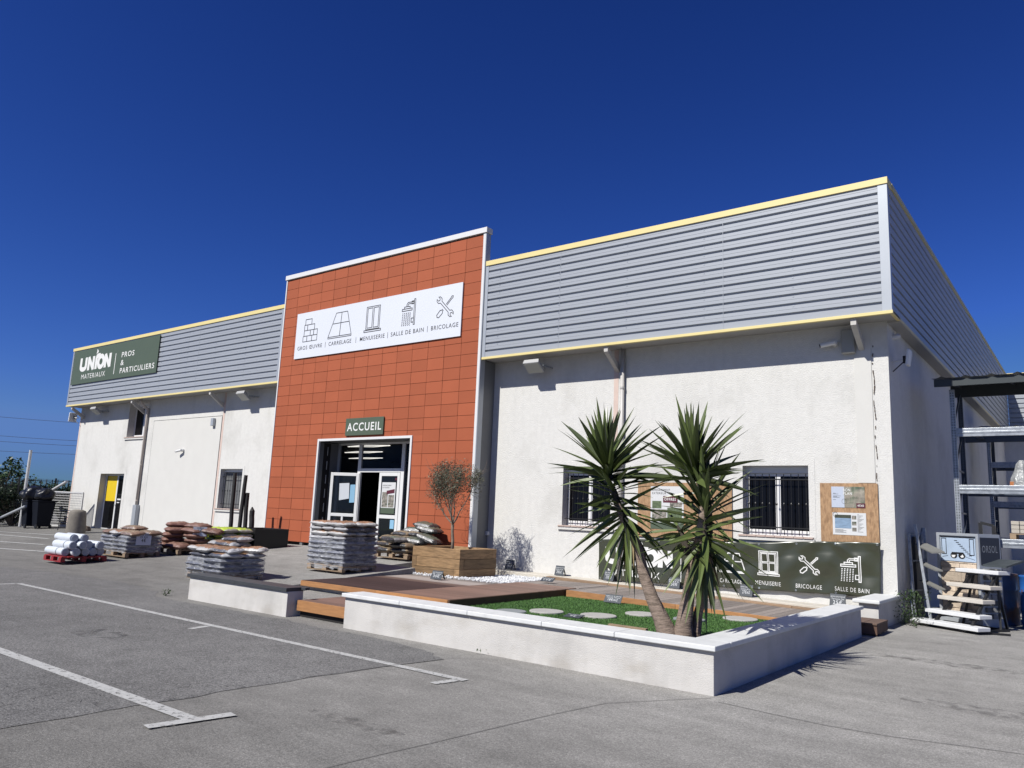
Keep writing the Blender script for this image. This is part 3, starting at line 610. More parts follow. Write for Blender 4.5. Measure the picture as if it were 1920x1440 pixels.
for x in (-3.48, -8.80, -25.0, -30.6, -35.9):
    q = MB(); q.hexa([(x-.05, W, ZB-.55), (x+.05, W, ZB-.55), (x+.05, W, ZB-.40), (x-.05, W, ZB-.40)], [(x-.05, B+.03, ZB-.16), (x+.05, B+.03, ZB-.16), (x+.05, B+.03, ZB-.03), (x-.05, B+.03, ZB-.03)]); q.build('eaves_bracket', bm_, bld)
# base ledge
q = MB(); q.hexa([(-12.6, 14.97, -.2), (XR-.05, 14.97, -.2), (XR-.05, W-.001, -.2), (-12.6, W-.001, -.2)], [(-12.6, 14.97, .27), (XR-.05, 14.97, .165), (XR-.05, W-.001, .165), (-12.6, W-.001, .27)]); q.build('concrete_ledge', mat('ledge_concrete', (.60, .56, .49), .9, var=.12, vs=4, bump=.6, bs=40), bld, bev=.012)

# ================================================================ signs
KS = 14.79/15.0
def sx(x): return x*KS
def szz(z): return 1.6+(z-1.6)*KS
def fyz(y0): return lambda x, z, l=0: (sx(x), y0-l, szz(z))
sg = thing('fascia_sign', 'dark green UNION MATERIAUX sign on the left end of the cladding', 'sign', (-32.9, B, 7.2))
y0 = B-.05; TLx, BLx, TRx, BRx = -36.70, -36.56, -29.24, -29.20
bx('board', green_sign, sg, sx(-36.66), sx(-29.22), y0, y0+.03, szz(6.50), szz(8.02), bev=.003)
f_ = fyz(y0-.004); q = MB(); logo(q, -35.98, 7.06, 2.85, .60, f_); put_text(q, 'MATERIAUX', -35.68, 6.69, .215, f_, 2.2); q.build('wordmark', letter_white, sg)
q = MB(); ribbon(q, [(-32.70, 6.70), (-32.70, 7.60)], .045, f_); q.build('divider', letter_white, sg)
q = MB(); put_text(q, 'PROS', -32.18, 7.37, .225, f_, 1.05, .012); put_text(q, '&', -32.19, 7.03, .225, f_, .26, .008); put_text(q, 'PARTICULIERS', -32.18, 6.69, .225, f_, 2.78, .012); q.build('lettering', letter_white, sg)
sg = thing('services_sign', 'long white sign of five trade symbols on the terracotta block', 'sign', (-16.95, RF, 7))
y0 = RF-.04; bx('board', sign_white, sg, sx(-20.50), sx(-13.37), y0, y0+.03, szz(6.24), szz(7.74), bev=.003)
f_ = fyz(y0-.003)
for kd, xa, wd, h, zz, lb in (('brick', -20.15, .77, .73, 6.77, 'brick_symbol'), ('tile', -18.87, 1.08, .79, 6.74, 'tile_symbol'), ('window2', -17.22, .72, .77, 6.76, 'window_symbol'), ('shower', -15.68, .62, .75, 6.77, 'shower_symbol'), ('tools', -14.34, .72, .70, 6.78, 'tools_symbol')): q = MB(); put_icon(q, kd, xa, zz, wd, h, .021, f_); q.build(lb, ink, sg)
for s_, xa, wd in (('GROS ŒUVRE', -20.35, 1.22), ('CARRELAGE', -18.81, 1.05), ('MENUISERIE', -17.37, 1.06), ('SALLE DE BAIN', -16.05, 1.31), ('BRICOLAGE', -14.46, 1.0)): q = MB(); put_text(q, s_, xa, 6.51, .125, f_, wd, .004); q.build('caption', ink, sg)
q = MB()
for xa in (-18.97, -17.55, -16.18, -14.60): ribbon(q, [(xa, 6.48), (xa, 6.66)], .014, f_)
q.build('dividers', ink, sg)
sg = thing('entrance_sign', 'small green ACCUEIL sign above the entrance', 'sign', (-16.9, RF, 3.9))
bx('board', green_sign, sg, sx(-17.70), sx(-16.09), RF-.05, RF-.02, szz(3.68), szz(4.19), bev=.003)
q = MB(); put_text(q, 'ACCUEIL', -17.62, 3.81, .24, fyz(RF-.053), 1.45, .025); q.build('lettering', letter_white, sg)

# banner ------------------------------------------------------------
def bedge(s_, t_):     # s 0..1 left to right, t 0..1 bottom to top
    xb = -9.15+(-3.29+9.15)*s_; xt = -9.17+(-3.26+9.17)*s_
    zb = .24+.16*s_; zt = 1.12+.24*s_+.02*math.sin(s_*9)
    return xb+(xt-xb)*t_, zb+(zt-zb)*t_
def bdisp(x, z):
    s_ = (x+9.15)/5.9; d = 0
    for px, a in ((-3.45, .75), (-5.9, -.5), (-7.4, .45), (-4.6, -.9)):
        u = (x-px)*math.cos(a)+(z-1.35)*math.sin(a); v = -(x-px)*math.sin(a)+(z-1.35)*math.cos(a)
        d += .012*math.sin(u*14+v*3)*math.exp(-abs(u)*.9)*max(0, min(1, 1.2-abs(v)))
    d += .016*math.sin(x*4.2+z*5.5+1.5*math.sin(x*1.3)) + .007*math.sin(x*11-z*9) + .012*abs(math.sin(x*2.1-z*7+2*math.sin(x*.9)))**.5
    d += .035*math.exp(-((x+3.95)**2*14+(z-1.24-(x+3.95)*-.7)**2*140)) + .016*math.exp(-((x+5.6)**2*2+(z-1.12+(x+5.6)*.2)**2*70))
    return d*(.35+.65*min(1, max(0, (s_)*1.4)))
def bf(x, z, l=0): return (x, W-.075-bdisp(x, z)-l, z)
bn = thing('banner', 'creased dark green UNION MATERIAUX banner with white trade symbols along the wall base', 'banner', (-6.2, W, .3))
q = MB(); nx, nz_ = 150, 30
q.add([bf(*bedge(i/nx, j/nz_)) for j in range(nz_+1) for i in range(nx+1)], [(j*(nx+1)+i, j*(nx+1)+i+1, (j+1)*(nx+1)+i+1, (j+1)*(nx+1)+i) for j in range(nz_) for i in range(nx)])
o = q.build('cloth', mat('banner_pvc', (.055, .060, .040), .27, var=.04, vs=2, spec=.6), bn, smooth=True); sm = o.modifiers.new('solid', 'SOLIDIFY'); sm.thickness = .002; sm.offset = 0
bl = lambda x, z, l=0: (x, -l, z)
def onban(q, name, mt):
    me = bpy.data.meshes.new(name); me.from_pydata([tuple(v) for v in q.v], [], q.f); bm = bmesh.new(); bm.from_mesh(me); bmesh.ops.triangulate(bm, faces=bm.faces)
    for _ in range(4):
        es = [e for e in bm.edges if e.calc_length() > .045]
        if not es: break
        bmesh.ops.subdivide_edges(bm, edges=es, cuts=1); bmesh.ops.triangulate(bm, faces=bm.faces)
    base = wloc(bn)
    for v in bm.verts: v.co = Vector(bf(v.co.x, v.co.z, .005-v.co.y))-base
    bm.to_mesh(me); bm.free(); me.materials.append(mt); o = bpy.data.objects.new(name, me); COL.objects.link(o); o.parent = bn; return o
q = MB(); logo(q, -9.0, .61, 1.62, .36, bl); put_text(q, 'MATERIAUX', -8.92, .36, .14, bl, 1.28); onban(q, 'wordmark', letter_white)
q = MB(); ribbon(q, [(-7.16, .35), (-7.16, 1.05)], .016, bl); onban(q, 'divider', letter_white)
for kd, *aa in (('brick', -6.95, .62, .42, .42, .020), ('tile', -6.29, .63, .51, .38, .020), ('window4', -5.52, .63, .43, .46, .016), ('tools', -4.74, .69, .42, .38, .018), ('shower', -3.98, .64, .41, .46, .016)): q = MB(); put_icon(q, kd, *aa, bl); onban(q, kd.rstrip('4')+'_symbol', letter_white)
for s_, xa, zz, wd in (('GROS ŒUVRE', -7.02, .40, .56), ('CARRELAGE', -6.30, .42, .46), ('MENUISERIE', -5.57, .44, .50), ('BRICOLAGE', -4.78, .445, .47), ('SALLE DE BAIN', -4.07, .455, .60)): q = MB(); put_text(q, s_, xa, zz, .078, bl, wd, .0); onban(q, 'caption', letter_white)
q = MB()
for i in range(9):
    for t2 in (.04, .96): x, z = bedge(.008+i*.123, t2); q.lathe([(.018, 0), (.018, .004)], (0, 0, 0), 10) if False else ribbon(q, arc(x, z, .014, 0, 330, 10), .008, bl, True)
onban(q, 'eyelets', galv)
# plywood boards and posters ------------------------------------------
tag(bx('plywood_board', plywood, None, -4.31, -3.285, W-.035, W-.012, 1.34, 2.44, bev=.002, loc=(-3.8, W, 1.3)), 'plywood board with two posters, right of the right-hand window', 'board', 'plywood notice boards on the white wall')
tag(bx('plywood_board', plywood, None, -8.22, -6.06, W-.035, W-.012, 1.24, 2.42, bev=.002, loc=(-7.1, W, 1.2)), 'wide plywood board behind the yucca heads, between the two barred windows', 'board', 'plywood notice boards on the white wall')
def poster(label, x0, x1, z0, z1, tilt=0.):
    p = thing('poster', label, 'poster', ((x0+x1)/2, W-.04, z0)); bx('sheet', mat('poster_white', (.66, .67, .68), .6), p, x0, x1, W-.040, W-.0365, z0, z1)
    return p
pq = lambda l=.001: (lambda x, z, k=0: (x, W-.0405-l-k, z))
def patch(p, name, mt, x0, z0, x1, z1, l=.001):
    q = MB(); f = pq(l); q.add([f(*c) for c in rect(x0, z0, x1, z1)], [(0, 1, 2, 3)]); return q.build(name, mt, p)
p = poster('upper poster on the right plywood board, garden paving picture and burgundy price corner', -4.10, -3.51, 1.985, 2.375)
patch(p, 'pale_half', mat('pale_blue_print', (.50, .55, .66), .6), -4.10, 1.985, -3.87, 2.375)
patch(p, 'picture', mat('photo_garden', (.30, .27, .22), .6, var=.5, vs=9, col2=(.09, .13, .08), c2s=7), -3.869, 1.985, -3.51, 2.375)
patch(p, 'price_corner', burgundy, -3.66, 1.985, -3.505, 2.07, .003)
q = MB(); put_text(q, 'BON', -3.885, 2.285, .055, pq(.005), .125, .03); put_text(q, 'PLAN', -3.885, 2.22, .055, pq(.005), .155, .03); put_text(q, '4€40', -3.64, 2.005, .045, pq(.005), .11, .02); q.build('lettering', letter_white, p)
q = MB()
for i, z in enumerate((2.25, 2.235, 2.20, 2.185, 2.17, 2.13)): ribbon(q, [(-4.07, z), (-4.07+.05+.09*((i*7) % 5)/4, z)], .006, pq(.002))
ribbon(q, arc(-3.87, 2.10, .045, 0, 345, 16), .004, pq(.003), True); q.build('fine_print', ink, p)
p = poster('lower poster on the right plywood board, pool picture and small product panels', -4.09, -3.50, 1.48, 1.89)
patch(p, 'picture', mat('photo_pool', (.22, .32, .45), .5, var=.35, vs=6, stretch=(1, 1, 4)), -4.05, 1.60, -3.76, 1.85); patch(p, 'picture_top', mat('photo_dark', (.04, .05, .03), .6, var=.4, vs=20), -4.05, 1.79, -3.76, 1.85, .002)
for z in (1.77, 1.66, 1.55): patch(p, 'product_picture', photo_mix, -3.745, z, -3.67, z+.07)
q = MB()
for i in range(16): z = 1.86-i*.021; ribbon(q, [(-3.65, z), (-3.65+.03+.08*((i*5) % 7)/6, z)], .005, pq(.002))
for i in range(4): ribbon(q, [(-4.05, 1.575-i*.017), (-3.9+.05*(i % 2), 1.575-i*.017)], .005, pq(.002))
ribbon(q, arc(-4.04, 1.855, .04, 0, 345, 16), .006, pq(.004), True); q.build('fine_print', ink, p)
p = poster('large outdoor landscaping poster with burgundy OFFRES flash on the wide plywood board', -7.90, -7.12, 1.42, 2.34)
patch(p, 'green_footer', green_sign, -7.90, 1.42, -7.12, 1.56)
for i, (xa, xb, za, zb_) in enumerate(((-7.86, -7.64, 1.86, 2.02), (-7.86, -7.52, 1.58, 1.84), (-7.50, -7.16, 1.58, 1.88), (-7.44, -7.16, 1.90, 2.0))): patch(p, 'picture', photo_mix if i % 2 else photo_green, xa, za, xb, zb_)
patch(p, 'burgundy_flash', burgundy, -7.60, 1.99, -7.26, 2.13, .003)
q = MB(); put_text(q, 'OFFRES', -7.57, 2.03, .06, pq(.005), .27, .02); q.build('lettering', letter_white, p)
q = MB(); put_text(q, 'AMENAGEMENT', -7.86, 2.235, .045, pq(.002), .42); put_text(q, 'EXTERIEUR', -7.86, 2.165, .045, pq(.002), .33); q.build('title', ink, p)

# ================================================================ fittings on the wall
def floodlight(x, label, grp='floodlights under the eaves'):
    t = thing('floodlight', label, 'floodlight', (x, W, 5.2), grp)
    q = MB(); z = 5.22
    q.hexa([(x-.24, B+.02, z+.05), (x+.24, B+.02, z+.05), (x+.24, B+.30, z-.16), (x-.24, B+.30, z-.16)], [(x-.22, B+.06, z+.15), (x+.22, B+.06, z+.15), (x+.22, B+.33, z-.05), (x-.22, B+.33, z-.05)]); q.build('housing', mat('lamp_grey', (.42, .42, .42), .5), t, bev=.012)
    q = MB(); q.hexa([(x-.20, B+.035, z+.035), (x+.20, B+.035, z+.035), (x+.20, B+.285, z-.150), (x-.20, B+.285, z-.150)], [(x-.2, B+.04, z+.05), (x+.2, B+.04, z+.05), (x+.2, B+.29, z-.14), (x-.2, B+.29, z-.14)]); q.build('lens', mat('lamp_glass', (.55, .55, .5), .15), t)
    q = MB(); q.bar((x-.26, B+.2, z), (x-.26, W, z), .02, .04); q.bar((x+.26, B+.2, z), (x+.26, W, z), .02, .04); q.bar((x, B+.28, z), (x, W, z+.02), .06, .04); q.build('bracket', galv, t)
floodlight(-10.92, 'grey floodlight under the eaves right of the terracotta block'); floodlight(-23.15, 'grey floodlight under the eaves just left of the terracotta block'); floodlight(-33.9, 'grey floodlight under the eaves above the office door')
def panel_antenna(x, y, z, label, sgn, sc=1):
    t = thing('panel_antenna', label, 'antenna', (x, y, z), 'white antennas at the building corners')
    q = MB(); q.tube([(x, y, z), (x+sgn*.26*sc, y-.05, z+.01)], .018*sc, 8); q.build('arm', white_pvc, t)
    q = MB(); q.tube([(x, y, z-.22*sc), (x+sgn*.24*sc, y-.05, z-.02)], .010, 6); q.tube([(x+sgn*.24*sc, y-.05, z-.06), (x+sgn*.24*sc, y-.05, z+.08)], .03*sc, 8); q.build('clamp', dark_metal, t)
    q = MB(); q.T = Matrix.Translation((x+sgn*.33*sc, y-.08, z+.03)) @ Matrix.Rotation(R(8), 4, 'Y') @ Matrix.Scale(sc, 4); q.box(-.03, .03, -.14, .14, -.17, .17); q.build('dish', white_paint, t, bev=.02)
panel_antenna(XR, W+.35, 4.78, 'white square antenna on the right corner of the building', 1, .9); panel_antenna(XL+.08, W-.12, PY(137, 783, 15.3).z-.03, 'small white antenna at the far left corner of the building', -1, 1.2)
def bullet_camera(x, y, z, dr, label):
    t = thing('security_camera', label, 'camera', (x, y, z), 'security cameras on the walls'); d = Vector(dr).normalized()
    q = MB(); q.tube([Vector((x, y, z)), Vector((x, y, z))+d*.10], .055, 12); q.tube([Vector((x, y, z-.0))+d*.10, Vector((x, y, z-.02))+d*.14], .02, 8); q.build('mount', white_paint, t)
    a = Vector((x, y, z-.02))+d*.12+Vector((-.10, 0, 0)); q = MB(); q.tube([a+Vector((.12, 0, .02)), a+Vector((-.14, -.06, -.03))], .045, 12); q.build('body', white_paint, t)
    q = MB(); q.tube([a+Vector((-.14, -.06, -.03)), a+Vector((-.16, -.065, -.035))], .035, 12); q.build('lens', black_paint, t)
bullet_camera(-3.95, W, 5.15, (0, -1, 0), 'white security camera under the eaves near the right corner')
bullet_camera(XR, W+.55, 5.30, (.7, -.3, .0), 'white security camera under the side soffit')
bullet_camera(-27.3, W, 3.45, (0, -1, 0), 'white security camera in the middle of the walled-up bay')
tag(bx('siren_box', mat('box_grey', (.34, .34, .32), .6), None, -3.83, -3.58, W-.12, W-.001, 4.92, 5.40, bev=.03, loc=(-3.7, W, 5)), 'grey alarm siren box under the eaves beside the right corner bracket', 'siren')
tag(bx('junction_box', flash, None, -25.52, -25.36, W-.12, W-.013, 4.30, 4.58, bev=.01, loc=(-25.4, W, 4.4)), 'small grey box at the top right of the walled-up bay', 'junction box')
tag(bx('outdoor_socket', white_pvc, None, -12.52, -12.42, W-.09, W-.001, 1.05, 1.15, bev=.008, loc=(-12.5, W, 1.1)), 'small white outdoor socket on the wall beside the shadow of the terracotta block', 'socket')

# ================================================================ forecourt low walls, decks
ZC = .456; PX, PXL, PF, PBK = -3.02, -8.25, 7.21, 12.775
pw = thing('planter_wall', 'L-shaped low white wall with pale coping round the artificial lawn', 'low wall', (-5.6, 7.3, 0))
q = MB(); q.poly([(PXL, PF, -.1), (PX, PF, -.1), (PX, PBK, -.1), (PX-.2, PBK, -.1), (PX-.2, PF+.2, -.1), (PXL, PF+.2, -.1)], (0, 0, ZC-.05+.1)); q.build('wall_body', render_white, pw, bev=.006)
q = MB(); L_ = PX-PXL; cuts = [PXL-.03, -7.18, -6.05, -4.98, -4.07, PX+.035]
for i in range(5): q.box(cuts[i]+.002, cuts[i+1]-.002, PF-.045, PF+.34, ZC-.05, ZC)
cy = [PF+.343, 8.6, 9.8, 10.9, 11.9, PBK+.03]
for i in range(5): q.box(PX-.34, PX+.035, cy[i]+.002, cy[i+1]-.002, ZC-.05, ZC)
q.build('coping', coping_white, pw, bev=.008)
kw = thing('black_capped_wall', 'short low white wall with a dark grey coping, left of the wooden step', 'low wall', (-10.8, 7.3, 0))
q = MB(); q.box(-12.11, -9.50, PF, PF+.28, -.1, .357); q.build('wall_body', render_white, kw, bev=.006)
q = MB(); q.box(-12.16, -10.8, PF-.03, PF+.31, .357, .41); q.box(-10.797, -9.50, PF-.03, PF+.31, .357, .41); q.box(-9.499, -9.40, PF+.23, PF+.31, .372, .41); q.build('coping', mat('dark_coping', (.048, .052, .058), .5, var=.12, vs=6), kw, bev=.004)
pr = thing('wall_pier', 'short white pier wall against the right corner of the building', 'low wall', (-3.1, 14.7, 0))
q = MB(); q.box(-3.32, -3.02, 13.92, W-.002, -.1, ZC-.05); q.build('wall_body', render_white, pr, bev=.006)
q = MB(); q.box(-3.40, -2.98, 13.83, W-.002, ZC-.05, ZC+.01); q.build('coping', coping_white, pr, bev=.015)
# lawn
LZ = .055
lawn = bx('artificial_lawn', mat('lawn_base', (.045, .115, .028), .9, var=.2, vs=6, bump=.8, bs=150), None, -8.24, PX-.2, PF+.2, 13.1, -.05, LZ, kind='structure')
bx('artificial_lawn', MATS['lawn_base'], None, -8.56, -8.2401, 9.68, 13.1, -.05, LZ, kind='structure')
def grass():
    q = MB(); r_ = random.Random(3); vs = []; fs = []
    for i in range(90000):
        x = r_.uniform(-8.55, PX-.34); y = 7.6+5.4*r_.random(); x = x if (x > -8.2 or y > 9.7) else x+2; h = r_.uniform(.016, .030); a = r_.uniform(0, 6.3); wd = .006; dx, dy = math.cos(a)*wd, math.sin(a)*wd; tx, ty = r_.gauss(0, .010), r_.gauss(0, .010)
        k = len(vs); vs += [(x-dx, y-dy, LZ-.001), (x+dx, y+dy, LZ-.001), (x+tx, y+ty, LZ-.001+h)]; fs.append((k, k+1, k+2))
    q.v = [Vector(v) for v in vs]; q.f = fs
    o = q.build('lawn_pile', mat('lawn_blades', (.075, .175, .036), .75, rnd_=.22, island=True), kind='stuff', flip=False); tag(o, 'short artificial grass pile filling the walled bed', 'grass')
grass()
for i, (u, v, rr) in enumerate(((1025, 1146, .28), (1122, 1154, .29), (1203, 1151, .27), (1292, 1161, .25), (1388, 1160, .28), (958, 1146, .25))):
    c = PZ(u, v, LZ+.02); q = MB(); q.lathe([(rr, 0), (rr, .022), (rr-.008, .030)], (c.x, c.y, LZ), 40)
    tag(q.build('stepping_stone', stone_grey if i not in (3, 5) else mat('stone_slab_dark', (.25, .27, .28), .8, var=.1, vs=9), None, loc=(c.x, c.y, LZ)), ['pale round stepping stone nearest the deck corner', 'pale round stepping stone second from the deck corner', 'pale round stepping stone left of the leaning yucca trunk', 'grey round stepping stone behind the thick yucca trunk', 'pale round stepping stone nearest the right side wall', 'grey round stepping stone half hidden behind the front coping by the deck'][i], 'stepping stone', 'round stepping stones on the lawn')
# main deck
dk = thing('deck', 'raised composite deck in brown and beige board samples left of the lawn', 'deck', (-10.6, 11.6, .1))
zt = .184
def planks(name, mt, x0, x1, y0, y1, n_, zt=zt, along='x', cuts=()):
    q = MB()
    if along == 'x':
        d = (y1-y0)/n_; xs = [x0, *cuts, x1]
        for i in range(n_):
            for a, b in zip(xs[:-1], xs[1:]): q.box(a+.001, b-.001, y0+i*d+.003, y0+(i+1)*d-.003, zt-.024, zt)
    else:
        d = (x1-x0)/n_
        for i in range(n_): q.box(x0+i*d+.003, x0+(i+1)*d-.003, y0, y1, zt-.024, zt)
    return q.build(name, mt, dk, bev=.0015)
planks('dark_boards', deck_dark, -12.40, -10.02, 9.72, 11.54, 13); planks('redbrown_boards', deck_red, -10.01, -8.59, 9.72, 13.56, 27)
planks('dark_boards', mat('deck_brown', (.15, .10, .085), .8, var=.12, vs=6, rnd_=.12, island=True, stretch=(1, 9, 1), spec=.2), -12.40, -10.02, 11.55, 11.88, 2); planks('beige_boards', deck_light, -12.40, -10.02, 11.89, 12.54, 4); planks('dark_boards', deck_grey, -12.40, -10.02, 12.55, 12.89, 2)
planks('grey_boards', deck_grey, -10.01, -8.54, 13.58, 14.80, 10, along='y')
q = MB(); q.box(-12.39, -10.3, 9.68, 9.718, .085, .180); q.box(-10.298, -8.60, 9.68, 9.718, .085, .180); q.build('front_fascia', orangewood, dk, bev=.003)
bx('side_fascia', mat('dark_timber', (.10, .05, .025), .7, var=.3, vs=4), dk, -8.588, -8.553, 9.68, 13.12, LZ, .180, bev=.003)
bx('base_upstand', render_white, dk, -12.3, -8.65, 9.80, 9.92, -.1, .158)
# rear walkway deck
wk = thing('walkway_deck', 'long narrow grey-brown plank walkway behind the lawn', 'deck', (-6.3, 13.8, .1))
q = MB(); n_ = 36; wfr = lambda x: 13.12; wbk = lambda x: 14.80; wz = lambda x: .180-.0185*(x+8.52)
for i in range(n_):
    a = -8.52+i*(5.25/n_); b = a+5.25/n_-.007
    q.hexa([(a, wfr(a), wz(a)-.024), (b, wfr(b), wz(b)-.024), (b, wbk(b), wz(b)-.024), (a, wbk(a), wz(a)-.024)], [(a, wfr(a), wz(a)), (b, wfr(b), wz(b)), (b, wbk(b), wz(b)), (a, wbk(a), wz(a))])
q.build('boards', deck_grey, wk, bev=.0015)
q = MB()
for xa, xb in ((-8.52, -6.2), (-6.195, -3.3)):
    ya, yb = wfr(xa), wfr(xb); q.hexa([(xa, ya-.04, -.03), (xb, yb-.04, -.03), (xb, yb-.002, -.03), (xa, ya-.002, -.03)], [(xa, ya-.04, wz(xa)), (xb, yb-.04, wz(xb)), (xb, yb-.002, wz(xb)), (xa, ya-.002, wz(xa))])
q.build('front_fascia', orangewood, wk, bev=.003)
q = MB()
for a, b in ((-10.2, -8.6), (-8.596, -6.5), (-6.496, -4.7), (-4.696, -3.2)): q.hexa([(a, 14.805, -.1), (b, 14.805, -.1), (b, 14.965, -.1), (a, 14.965, -.1)], [(a, 14.805, wz(a)+.035), (b, 14.805, wz(b)+.035), (b, 14.965, wz(b)+.035), (a, 14.965, wz(a)+.035)])
q.build('edge_beam', mat('beam_timber', (.30, .20, .125), .8, var=.25, vs=4, stretch=(1, 1, 8), rnd_=.1, island=True), wk, bev=.006)
# steps
st = thing('wooden_step', 'low red-brown timber step between the black-capped wall and the planter wall', 'step', (-8.9, 7.6, 0))
q = MB(); q.box(-9.46, -8.27, 7.36, 7.40, .09, .235); q.build('riser', orangewood, st, bev=.003)
q = MB(); 
for i in range(4): q.box(-9.46, -8.27, 7.405+i*.2, 7.60+i*.2, .21, .235)
q.build('boards', deck_red, st, bev=.002); bx('step_shade_fill', black_gap, st, -9.44, -8.29, 7.42, 8.15, .0, .19)  # black block stands in for the shade under the boards
st = thing('side_step', 'small grey timber step in the gap beside the pier wall', 'step', (-3.2, 13.3, 0))
q = MB(); 
for i in range(3): q.box(-3.45+i*.2, -3.255+i*.2, 13.02, 13.78, .165, .19)
q.build('boards', mat('step_boards', (.12, .075, .055), .8, rnd_=.15, island=True, var=.2, vs=6), st, bev=.003)
q = MB(); q.box(-3.45, -2.86, 13.04, 13.07, .02, .163); q.box(-2.89, -2.86, 13.075, 13.77, .03, .163); q.build('riser', mat('dark_timber2', (.11, .06, .04), .8, var=.3, vs=5), st, bev=.003)
# gravel and pebbles
def pebbles():
    r_ = random.Random(5); q = MB()
    ico = [(0, 0, 1), (.89, 0, .45), (.28, .85, .45), (-.72, .53, .45), (-.72, -.53, .45), (.28, -.85, .45), (.72, .53, -.45), (-.28, .85, -.45), (-.89, 0, -.45), (-.28, -.85, -.45), (.72, -.53, -.45), (0, 0, -1)]
    fc = [(0, 1, 2), (0, 2, 3), (0, 3, 4), (0, 4, 5), (0, 5, 1), (1, 6, 2), (2, 7, 3), (3, 8, 4), (4, 9, 5), (5, 10, 1), (2, 6, 7), (3, 7, 8), (4, 8, 9), (5, 9, 10), (1, 10, 6), (6, 11, 7), (7, 11, 8), (8, 11, 9), (9, 11, 10), (10, 11, 6)]
    n_ = 0; vs = []; fs = []
    while n_ < 5200:
        x = r_.uniform(-13.15, -10.05); y = r_.uniform(12.72, 14.9)
        if (-12.72 < x < -11.24 and 13.0 < y < 14.3) or (x > -10.03 and y < 13.5) or (y < 12.92 and r_.random() < .55): continue
        if y > 14.0 and x < -11.3: continue
        n_ += 1; s_ = r_.uniform(.014, .030); z = (.155 if y > 12.9 else .19)+r_.random()**2*.04; a = r_.uniform(0, 6.3); ca, sa = math.cos(a), math.sin(a); sy = r_.uniform(.6, 1); sz = r_.uniform(.5, .8); k = len(vs)
        for (px, py, pz) in ico: X, Y = px*s_, py*s_*sy; vs.append(Vector((x+X*ca-Y*sa, y+X*sa+Y*ca, z+pz*s_*sz)))
        fs += [(a_+k, b_+k, c_+k) for a_, b_, c_ in fc]
    q.v = vs; q.f = fs; o = q.build('white_pebbles', pebble, kind='stuff', flip=False); tag(o, 'bright white pebbles round the olive planter', 'pebbles')
pebbles()
bx('pebble_bed', mat('gravel_base', (.5, .5, .5), .9), None, -13.22, -10.03, 12.905, 14.95, .0, .155, kind='structure')
# ================================================================ olive planter and tree
op = thing('timber_planter', 'square planter of three courses of heavy timber holding the olive tree', 'planter', (-12.0, 13.6, .14))
ox0, ox1, oy0, oy1 = -12.70, -11.255, 13.0, 14.29
q = MB()
for l_ in range(3):
    z0 = .14+l_*.218; z1 = z0+.213; t_ = .145; e = rnd.uniform(-.01, .01)
    if l_ % 2 == 0: q.box(ox0, ox1-t_-.003, oy0+e, oy0+t_, z0, z1); q.box(ox1-t_, ox1, oy0, oy1-t_-.003, z0, z1); q.box(ox0+t_+.003, ox1, oy1-t_, oy1, z0, z1); q.box(ox0, ox0+t_, oy0+t_+.003, oy1, z0, z1)
    else: q.box(ox0+t_+.003, ox1, oy0+e, oy0+t_, z0, z1); q.box(ox1-t_, ox1+.004, oy0+t_+.003, oy1, z0, z1); q.box(ox0, ox1-t_-.003, oy1-t_, oy1, z0, z1); q.box(ox0, ox0+t_, oy0, oy1-t_-.003, z0, z1)
q.build('timbers', planterwood, op, bev=.008); bx('soil', dirt, op, ox0+.147, ox1-.147, oy0+.147, oy1-.147, .2, .68)
